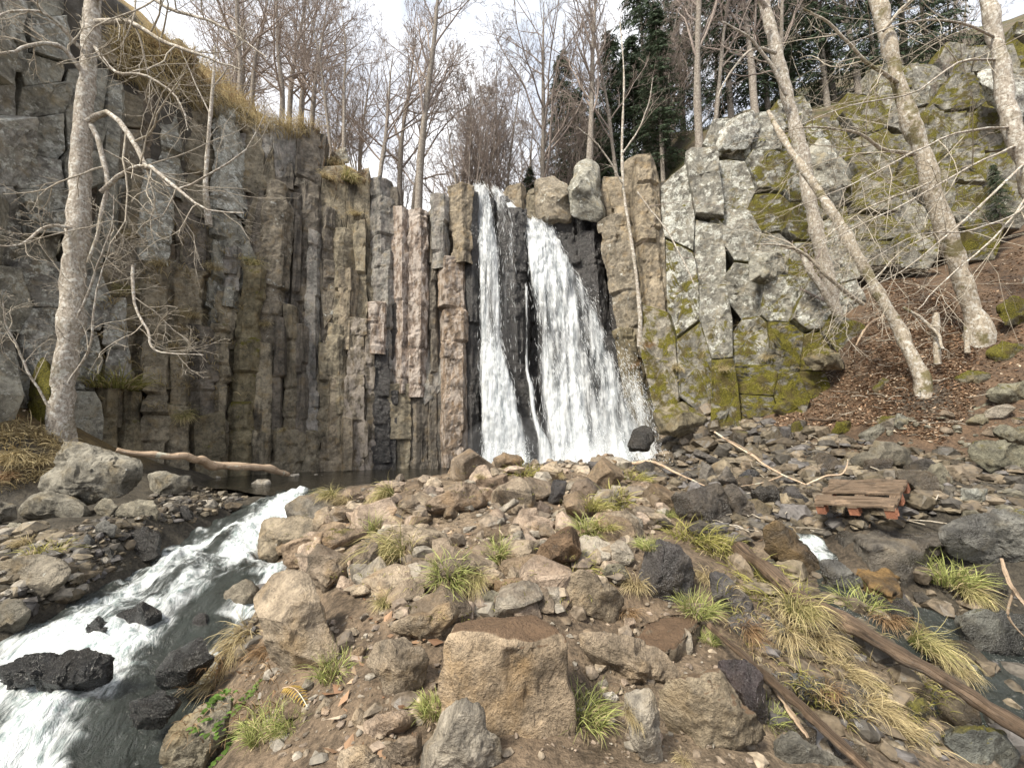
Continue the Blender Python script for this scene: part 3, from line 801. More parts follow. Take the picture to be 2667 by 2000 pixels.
def wall_block(cell, Y, seed, back, jut, rough=1.0, gap=.6):
    """one block of the wall: flat, slightly tilted front face with worn edges, sides running back into the cliff"""
    r = np.random.default_rng(seed)
    c = cell.mean(0)
    q = cell + (c - cell) / np.linalg.norm(c - cell, axis=1, keepdims=True) * gap
    n = 44
    e = np.vstack([q, q[:1]]); cum = np.r_[0, np.cumsum(np.linalg.norm(np.diff(e, axis=0), axis=1))]
    t = np.sort(np.r_[np.linspace(0, cum[-1], n - len(q), endpoint=False) + .3, cum[:-1]])
    o = np.c_[np.interp(t, cum, e[:, 0]), np.interp(t, cum, e[:, 1])]
    n = len(o)
    ctr = at(c[0], c[1], Y)
    nb = np.array([back[0], back[1], 0.0]); nb /= np.linalg.norm(nb)
    O = at(o[:, 0], o[:, 1], np.full(n, Y))
    # put the outline on the wall plane instead of on a plane facing the camera
    view = O - np.array([0, 0, CAMZ])
    k = ((ctr - np.array([0, 0, CAMZ])) @ nb) / (view @ nb)
    k = np.clip(k, .93, 1.07)
    O = np.array([0, 0, CAMZ]) + view * k[:, None]
    L = O - ctr
    rgt = np.array([-nb[1], nb[0], 0])
    u, w = L @ rgt, L[:, 2]
    tu, tw = r.normal(0, .13), r.normal(0, .07)
    rows = []
    for f, rec in ((0.0, 0), (.22, 0), (.42, 0), (.6, 0), (.76, 0), (.88, .0), (.95, .004), (.985, .014), (1.0, .035)):
        d = tu * u * f + tw * w * f + rec - jut
        rows.append(ctr + L * f + nb * d[:, None])
    edge = rows[-1]
    for dd in (.08, .2, .4, .75):
        rows.append(edge + nb * dd)
    V = np.concatenate(rows)
    front = np.repeat(np.r_[np.ones(9), .5, np.zeros(3)], n)
    S = max(.25, min(np.ptp(u), np.ptp(w)))
    wq = V + .12 * np.stack([vnoise(V * 1.7, 61), vnoise(V * 1.7, 62), vnoise(V * 1.7, 63)], -1)
    ce = np.floor(wq / np.array([.5, .5, .6]) + seed * .37).astype(np.int64)
    chip = _hash(ce[:, 0], ce[:, 1], ce[:, 2], 7)
    nz = .045 * fbm(V * 1.6 + seed, 4, 3) + .022 * fbm(V * 6, 3, 8) + .12 * np.maximum(0, chip - .66)
    V = V + nb * (nz * front * rough)[:, None]
    return V, grid_faces(len(rows), n, True), ctr
def wall_blocks(reg, size_f, depth_f, style_f, seed, root, name, back_f, lean=0.0, jit=.14, rough=1.0, top=None, field=None, vary=(.75, 1.3)):
    r = np.random.default_rng(seed)
    for i, cell in enumerate(joint_cells(reg, size_f, seed, lean, np.array(top, float), vary)):
        c = cell.mean(0)
        V, F, b = wall_block(cell, float(depth_f(*c)), seed * 1000 + i, back_f(*c), r.normal(0, jit), rough)
        pr = sprops(style_f(c[0], c[1], r), r)
        if field: pr.update(field(c[0], c[1], r))
        link(name, new_mesh(name, V - b, F, smooth=False), M_ROCK, root, loc=Vector(b) - root.location, **pr)
        ROCKS_BVH.append((V, F))
OUT = empty('rock_outcrop', tuple(at(1950, 1040, 12.4)), label='mossy rock outcrop crusted with white lichen right of the waterfall', kind='structure')
WALL_L = [(-90, -140), (60, -110), (190, 40), (300, 215), (480, 292), (620, 322), (834, 345), (850, 420), (960, 460), (1050, 520), (1110, 565), (1160, 512), (1250, 500), (1250, 1235), (620, 1240), (480, 1222), (300, 1190), (-90, 1120)]
def size_l(x, y):
    return (92, 130) if x < 360 else ((78, 150) if x < 660 else (58, 270))
def style_l(x, y, r):
    if x < 230: return r.choice(list('lLWl'))
    if x < 640: return r.choice(list('bbbslm')) if y > 650 else r.choice(list('blbsr'))
    if 955 < x < 1015 and y > 850: return 'k'
    if 1015 < x < 1120 and 560 < y < 1010: return 'P'
    if y < 480 and x > 640: return r.choice(list('dbg'))
    return r.choice(list('bbddsg'))
def field_l(x, y, r):
    """black seepage stains gather towards the falls"""
    return dict(streak=float(np.clip(.15 + .75 * sstep(600, 900, x) * (y > 480) + r.normal(0, .12), 0, 1)), wet=float(.35 * sstep(880, 1000, x) * sstep(800, 1000, y)))
def back_l(x, y):
    d = .02 * x
    a = at(x - 20, 1000, wall_y(x - 20)); b = at(x + 20, 1000, wall_y(x + 20))
    t = b - a
    return (-t[1], t[0])
wall_blocks(WALL_L, size_l, lambda x, y: wall_y(x) - .22 + (-.45 if x < 230 else 0), style_l, 31, CLIFF_ROOT, 'wall_block', back_l, top=WALL_L[:13], field=field_l)
RD = tps_fit([(x / 100, y / 100, Y) for x, y, Y in [(1560, 500, 16.6), (1640, 450, 15.8), (1640, 900, 15.2), (1760, 420, 14.9), (1760, 900, 14.2), (1750, 1080, 13.4), (1900, 320, 14.8), (1900, 600, 14.0), (1900, 900, 13.2), (1900, 1060, 12.6),
    (2050, 280, 14.6), (2050, 500, 13.6), (2050, 800, 12.9), (2050, 1000, 12.0), (2200, 300, 14.6), (2200, 500, 13.6), (2200, 760, 12.6), (2190, 900, 11.8), (2400, 200, 15.0), (2400, 450, 13.6), (2400, 650, 12.6), (2667, 150, 14.6), (2667, 400, 13.2), (2667, 620, 11.9)]], 1e-2)
WALL_R = [(1590, 480), (1640, 430), (1700, 395), (1762, 400), (1815, 425), (1870, 350), (1905, 310), (1965, 285), (2060, 255), (2200, 250), (2330, 170), (2480, 130), (2720, 60), (2720, 640), (2500, 660), (2370, 705), (2290, 730), (2235, 800), (2210, 960), (2060, 1095), (1900, 1115), (1720, 1125), (1690, 950), (1640, 860), (1600, 650)]
def size_r(x, y):
    return (56, 190) if x < 1850 else ((84, 92) if x < 2250 else (105, 100))
MOSSZ = [(1960, 470), (2030, 380), (2060, 300), (2180, 330), (2290, 500), (2300, 640), (2220, 800), (2100, 760), (2060, 640)]
def style_r(x, y, r):
    if y > 850 or (y > 800 and x > 2050): return r.choice(list('NNNNms'))
    if x < 1700: return r.choice(list('tsts'))
    if inside(np.array(MOSSZ, float), (x, y)): return r.choice(list('NNNX'))
    if x < 2150: return r.choice(list('XXXl'))
    return r.choice(list('NNXlmbN'))
def field_r(x, y, r):
    """moss and lichen change gradually over the face"""
    d = math.hypot((x - 2110) / 150, (y - 540) / 260)
    mo = .36 + .30 * math.exp(-d * d) + .30 * float(sstep(760, 940, y)) + (.20 if x > 2250 else 0) + r.normal(0, .06)
    li = .70 - .4 * float(sstep(820, 960, y)) - .45 * float(sstep(1740, 1660, x)) - (.25 if x > 2250 else 0) + r.normal(0, .08)
    k = float(sstep(1660, 1760, x)); f = r.uniform(.9, 1.1)
    return dict(moss=max(0, mo if x > 1700 else mo * .5), lichen=max(.05, li), streak=.12, pale=0., wet=0., tint=[f * (.245 - .01 * k), f * (.205 + .02 * k), f * (.15 + .045 * k)])
def back_r(x, y):
    g = np.array([(tps_eval(RD, np.array((x + dx) / 100), np.array(y / 100))) for dx in (-30, 30)])
    a = at(x - 30, 1000, g[0]); b = at(x + 30, 1000, g[1]); t = b - a
    return (-t[1], t[0])
wall_blocks(WALL_R, size_r, lambda x, y: tps_eval(RD, np.array(x / 100), np.array(y / 100)), style_r, 32, OUT, 'rock_block', back_r, lean=.10, jit=.15, rough=1.7, top=WALL_R[:13], field=field_r, vary=(.55, 1.7))
# dark wet columns behind the falling water
x = 1235.0; i = 0
while x < 1620:
    w = rng.uniform(46, 72)
    add_column(((x, x + w, 512 + rng.uniform(0, 14)), (x, x + w, 1230 - max(0, x - 1500) * .5)), rng.uniform(-.7, -.35), 'k', 300 + i, .8)
    x += w * .9; i += 1

# ---------------------------------------------------------------- rocks traced from their outline
_ICO = {}
def ico(sub):
    if sub not in _ICO:
        import bmesh
        bm = bmesh.new(); bmesh.ops.create_icosphere(bm, subdivisions=sub, radius=1.0)
        v = np.array([p.co[:] for p in bm.verts]); f = np.array([[q.index for q in p.verts] for p in bm.faces])
        bm.free(); _ICO[sub] = (v, f)
    return _ICO[sub]
def cut_rock(D, r, ncut, lo, hi, hard=.92, front=.0):
    P = D.copy()
    for _ in range(ncut):
        n = r.normal(size=3); n[2] += front * np.sign(n[2]); n /= np.linalg.norm(n)
        h = r.uniform(lo, hi)
        d = P @ n
        P = P - n * (np.maximum(0, d - h) * hard)[:, None]
    return P
def outline_rock(poly, seed, Y=None, thick=1.0, sub=4, e=.8, ncut=9, rough=1.0, sink=.4):
    """rock whose silhouette follows an outline, at the distance where its foot meets the ground"""
    r = np.random.default_rng(seed)
    poly = np.asarray(poly, float)
    area2 = poly[:, 0] * np.roll(poly[:, 1], -1) - np.roll(poly[:, 0], -1) * poly[:, 1]
    A = area2.sum() / 2
    cx = ((poly[:, 0] + np.roll(poly[:, 0], -1)) * area2).sum() / (6 * A); cy = ((poly[:, 1] + np.roll(poly[:, 1], -1)) * area2).sum() / (6 * A)
    sz = math.sqrt(abs(A))
    if Y is None:
        k = poly[:, 1].argmax()
        g = cast(poly[k, 0] * .7 + cx * .3, poly[k, 1] - .06 * sz)[0]
        T = sz / FOC * g[1] * .5 * thick
        Y = g[1] + T * sink
    T = sz / FOC * Y * .5 * thick
    D, F = ico(sub)
    U = np.sign(D) * np.abs(D) ** e if e != 1 else D.copy()
    for _ in range(ncut + 9):                              # flat broken faces
        nn = r.normal(size=3); nn[2] = abs(nn[2]) * 1.3 + .15
        if r.random() < .25: nn[2] *= -1
        nn /= np.linalg.norm(nn); dd = U @ nn
        U = U - nn * (np.maximum(0, dd - r.uniform(.5, .86)) * .98)[:, None]
    rho = np.hypot(U[:, 0], U[:, 1]); th = np.arctan2(U[:, 1], U[:, 0])
    bins = ((th + np.pi) / (2 * np.pi) * 40).astype(int) % 40
    mx = np.zeros(40); np.maximum.at(mx, bins, rho)
    mx = np.minimum(mx, (np.roll(mx, 1) + mx + np.roll(mx, -1)) / 3)
    rho = rho / np.interp((th + np.pi) / (2 * np.pi) * 40 - .5, np.arange(-1, 41), np.r_[mx[-1], mx, mx[0]])
    # radius of the outline by angle
    pa = np.linspace(-np.pi, np.pi, 181)
    q = np.vstack([poly, poly[:1]]) - (cx, cy); q[:, 1] *= -1
    rad = np.zeros(181)
    for k, a in enumerate(pa):
        dx, dy = math.cos(a), math.sin(a); best = 0
        for (x0, y0), (x1, y1) in zip(q[:-1], q[1:]):
            den = dx * (y1 - y0) - dy * (x1 - x0)
            if abs(den) < 1e-9: continue
            t = (x0 * (y1 - y0) - y0 * (x1 - x0)) / den; s = (x0 * dy - y0 * dx) / den
            if -.001 <= s <= 1.001 and t > best: best = t
        rad[k] = best
    rad[0] = rad[-1] = max(rad[0], rad[-1])
    rad = np.convolve(np.r_[rad[-4:-1], rad, rad[1:4]], np.ones(7) / 7, 'valid')
    Rt = np.interp(th, pa, rad) * 1.05
    lx = cx + np.cos(th) * Rt * np.minimum(rho, 1.0); ly = cy - np.sin(th) * Rt * np.minimum(rho, 1.0)
    C = at(cx, cy, Y)
    view = (C - np.array([0, 0, CAMZ])); view /= np.linalg.norm(view)
    V = at(lx, ly, np.full(len(lx), Y)) - view * (T * U[:, 2])[:, None]
    S = T
    nrm = U / (np.linalg.norm(U, axis=1, keepdims=True) + 1e-9)
    rgt = np.cross(view, [0, 0, 1]); rgt /= np.linalg.norm(rgt); upv = np.cross(rgt, view)
    nw = nrm[:, :1] * rgt + nrm[:, 1:2] * upv - nrm[:, 2:] * view
    q = V / max(S, .05)
    nz = .10 * fbm(q * .9 + seed, 4, 2) - .07 * np.abs(fbm(q * 1.7 + seed, 5, 6, .6)) + .05 * np.round(2.5 * vnoise(q * 1.3 + seed, 9)) * .4 + .02 * fbm(q * 9, 3, 4)
    ce = np.floor((q + .25 * np.stack([vnoise(q * 1.1, 61), vnoise(q * 1.1, 62), vnoise(q * 1.1, 63)], -1)) / .55 + seed * .31).astype(np.int64)
    nz = nz - .10 * np.maximum(0, _hash(ce[:, 0], ce[:, 1], ce[:, 2], 5) - .55)
    V = V + nw * (nz * min(S, .55) * rough)[:, None]
    base = V[V[:, 2].argmin()].copy(); base[:2] = V[:, :2].mean(0)
    return V, F[:, ::1], base
def add_outline(name, poly, seed, props, label=None, cat='boulder', parent=None, group=None, **kw):
    V, F, b = outline_rock(poly, seed, **kw)
    me = new_mesh(name, V - b, F)
    if parent is None:
        o = link(name, me, M_ROCK, loc=b, label=label, cat=cat, group=group, **props)
    else:
        o = link(name, me, M_ROCK, parent, loc=Vector(b) - parent.location, **props)
        if label: o['label'] = label
    ROCKS_BVH.append((V, F))
    return o

OUTL = [
    ([(1395, 475), (1440, 455), (1480, 480), (1485, 560), (1500, 590), (1420, 585), (1395, 560)], 16.4, 's', 1.0),
    ([(1480, 490), (1500, 430), (1525, 412), (1560, 430), (1582, 560), (1575, 580), (1520, 565), (1490, 560)], 16.0, 'l', 1.0),
    ([(1870, 345), (1900, 312), (1960, 290), (1985, 330), (1940, 390), (1870, 400)], 14.3, 'X', 1.0),
    ([(1945, 655), (2030, 655), (2047, 700), (2000, 747), (1950, 730)], 13.1, 'l', 1.1),
    ([(2100, 400), (2150, 355), (2205, 430), (2220, 480), (2180, 545), (2125, 530)], 13.4, 'l', .8),
    ([(2085, 935), (2140, 903), (2195, 920), (2205, 962), (2120, 968)], 11.3, 'm', 1.2),
    ([(2545, 190), (2610, 150), (2690, 250), (2650, 340), (2575, 270)], 13.2, 'X', .8),
    ([(1700, 1070), (1780, 1050), (1850, 1090), (1830, 1140), (1720, 1130)], 12.8, 'm', 1.0),
    ([(380, 130), (470, 100), (520, 160), (450, 200), (390, 180)], 12.6, 'm', .9),
    ([(860, 395), (900, 385), (912, 425), (880, 435), (862, 425)], 16.4, 'l', .9)]
for i, (pl, Y, st, th) in enumerate(OUTL):
    add_outline('rock_block', pl, 900 + i, sprops(st), parent=OUT if pl[0][0] > 1000 else CLIFF_ROOT, Y=Y, thick=th, sub=5, rough=1.5, e=.72)

# ---------------------------------------------------------------- waterfall
FALL = empty('waterfall', tuple(at(1450, 1195, 15.0)), label='white waterfall plunging in two strands over dark basalt', kind='structure')
def sheet(rows, nu, nv, seed, amp, den_mid, edge, back=0.0):
    rows = np.array(rows, float)                       # y, xl, xr, Y, density
    rr = resample(rows, nv)
    u = np.linspace(0, 1, nu)
    px = rr[:, 1, None] + (rr[:, 2] - rr[:, 1])[:, None] * u[None]
    py = np.broadcast_to(rr[:, 0, None], px.shape)
    Yb = np.broadcast_to(rr[:, 3, None], px.shape)
    P = at(px, py, Yb)
    U = P[..., 0]; S = -P[..., 2]
    bulge = .25 * (1 - (2 * u[None] - 1) ** 2)
    dy = amp * fbm(np.stack([U * 2.2, S * .8, 0 * U], -1), 4, seed) + .5 * amp * fbm(np.stack([U * 6, S * 2.2, 0 * U], -1), 3, seed + 9) + bulge - back
    P = P + np.stack([0 * dy, -dy, 0 * dy], -1)
    den = rr[:, 4, None] * (den_mid + (1 - den_mid) * 1) * np.minimum(1, np.minimum(u, 1 - u)[None] / edge)
    den = den + (.30 * fbm(np.stack([U * 2.3, S * .32, 0 * U + 5], -1), 3, seed + 3) - .03) * sstep(0, .3, den)
    den = np.clip(den, 0, 1)
    den[:, 0] = den[:, -1] = 0
    return P, den, np.stack([U, S], -1)
def add_sheet(rows, nu, nv, seed, amp, den, edge, back=0.0):
    P, d, uv = sheet(rows, nu, nv, seed, amp, den, edge, back)
    o = FALL.location
    link('water_sheet', new_mesh('water_sheet', P.reshape(-1, 3) - np.array(o), grid_faces(nv, nu)[:, ::-1], attrs={'den': d}, uv=uv.reshape(-1, 2)), M_FALL, FALL)
    return P, d
def add_drops(P, d, n, seed, lmin, lmax, wmin, wmax, spread):
    """short drawn-out drops and shreds of water following the fall"""
    r = np.random.default_rng(seed)
    nv, nu = d.shape
    pr = (d.ravel() ** 1.4); pr /= pr.sum()
    k = r.choice(d.size, n, p=pr); iv, iu = k // nu, k % nu
    iv = np.clip(iv, 1, nv - 2)
    p = P[iv, iu]
    t = P[iv + 1, iu] - P[iv - 1, iu]; t /= np.linalg.norm(t, axis=1, keepdims=True)
    p = p + r.normal(0, .04, (n, 3)) + np.array([0, -1, 0]) * (np.abs(r.normal(0, spread, n)))[:, None]
    t = t + r.normal(0, .16, (n, 3))
    ln = r.uniform(lmin, lmax, n)[:, None]; wd = r.uniform(wmin, wmax, n)[:, None]
    sd = np.cross(t, r.normal(size=(n, 3))); sd /= np.linalg.norm(sd, axis=1, keepdims=True)
    s2 = np.cross(t, sd)
    V = np.stack([p - t * ln, p + sd * wd, p + s2 * wd, p - sd * wd, p - s2 * wd, p + t * ln * .6], 1).reshape(-1, 3)
    f = np.array([(0, 1, 2), (0, 2, 3), (0, 3, 4), (0, 4, 1), (5, 2, 1), (5, 3, 2), (5, 4, 3), (5, 1, 4)])
    F = (f[None] + (np.arange(n) * 6)[:, None, None]).reshape(-1, 3)
    return link('water_drops', new_mesh('water_drops', V - np.array(FALL.location), F), M_DROP, FALL, kind='stuff')
LEFT = [(492, 1232, 1275, 16.9, .7), (540, 1236, 1285, 16.6, .72), (640, 1240, 1300, 16.3, .62), (760, 1242, 1308, 16.1, .58), (880, 1244, 1312, 15.9, .62), (930, 1242, 1322, 15.7, .80),
        (1000, 1240, 1345, 15.5, .9), (1090, 1240, 1368, 15.3, .86), (1160, 1240, 1385, 15.1, .88), (1215, 1236, 1395, 14.9, .9)]
VEIL = [(500, 1270, 1300, 17.0, .55), (560, 1285, 1345, 16.55, .34), (700, 1285, 1355, 16.4, .24), (900, 1290, 1365, 16.3, .2), (1000, 1300, 1365, 16.3, .1)]
CHUTE = [(500, 1282, 1302, 17.6, .8), (525, 1300, 1330, 17.4, .8), (548, 1320, 1358, 17.1, .75), (590, 1366, 1400, 16.9, .8), (620, 1368, 1440, 16.7, .7)]
RIGHT = [(586, 1366, 1420, 17.0, .85), (610, 1366, 1450, 16.8, .9), (680, 1370, 1495, 16.5, .78), (760, 1374, 1540, 16.2, .62), (850, 1378, 1585, 15.9, .54), (930, 1384, 1618, 15.7, .58),
         (1000, 1392, 1645, 15.5, .60), (1070, 1400, 1668, 15.2, .64), (1130, 1405, 1690, 14.9, .78), (1180, 1408, 1705, 14.6, .86), (1215, 1408, 1715, 14.4, .9)]
THREAD = [(750, 1366, 1376, 16.3, .8), (850, 1366, 1378, 16.2, .62), (960, 1366, 1378, 16.1, .8), (1010, 1374, 1392, 15.8, .8), (1090, 1384, 1402, 15.4, .8), (1150, 1395, 1440, 14.9, .8), (1215, 1385, 1470, 14.5, .85)]
for rows, nu, nv, sd, amp, ed, nd in ((LEFT, 40, 200, 1, .10, .18, 9000), (VEIL, 26, 120, 2, .04, .3, 900), (CHUTE, 20, 60, 3, .05, .3, 600), (RIGHT, 90, 200, 4, .16, .14, 17000), (THREAD, 12, 120, 5, .05, .3, 500)):
    P, d = add_sheet(rows, nu, nv, sd, amp, .8, ed)
    add_drops(P, d, nd // 4, sd + 50, .06, .30, .003, .008, .08)
    if sd in (1, 4):
        add_sheet(rows, nu, nv, sd + 20, amp * 1.2, .8, ed, back=.22)

FOAM = [(1150, 1250, 1400, 14.7, .35), (1180, 1235, 1400, 14.3, .62), (1200, 1230, 1400, 13.9, .8), (1222, 1225, 1395, 13.4, .5)]
FOAM2 = [(1120, 1430, 1690, 14.4, .3), (1160, 1415, 1735, 14.0, .62), (1190, 1408, 1745, 13.7, .8), (1215, 1405, 1720, 13.2, .5)]
for sd, rows in ((71, FOAM), (72, FOAM2)):
    P, d = add_sheet(rows, 60, 40, sd, .2, .8, .2)
    add_drops(P, d, 1600, sd, .012, .05, .005, .014, .5)
SIDE = [(760, 1500, 1570, 16.0, .12), (900, 1560, 1650, 15.6, .2), (1020, 1600, 1690, 15.2, .3), (1110, 1640, 1725, 14.8, .36), (1180, 1660, 1760, 14.4, .42)]
P, d = add_sheet(SIDE, 40, 120, 73, .1, .8, .4)
add_drops(P, d, 1500, 75, .02, .10, .004, .010, .25)
t = NT('spray_mist')
pv = t.n('VolumePrincipled'); pv.inputs['Color'].default_value = (.95, .97, 1, 1); pv.inputs['Density'].default_value = .11; pv.inputs['Anisotropy'].default_value = .3
t.t.links.new(pv.outputs[0], t.out.inputs['Volume'])
for c_, rad in ((at(1500, 1165, 14.6), (3.0, 1.1, 1.5)), (at(1300, 1175, 14.7), (1.5, .9, 1.3)), (at(1640, 1110, 14.6), (1.7, .9, 1.3))):
    V, F = ico(4)
    link('mist', new_mesh('mist', V * np.array(rad), F), t.m, FALL, loc=Vector(c_) - FALL.location, kind='stuff')
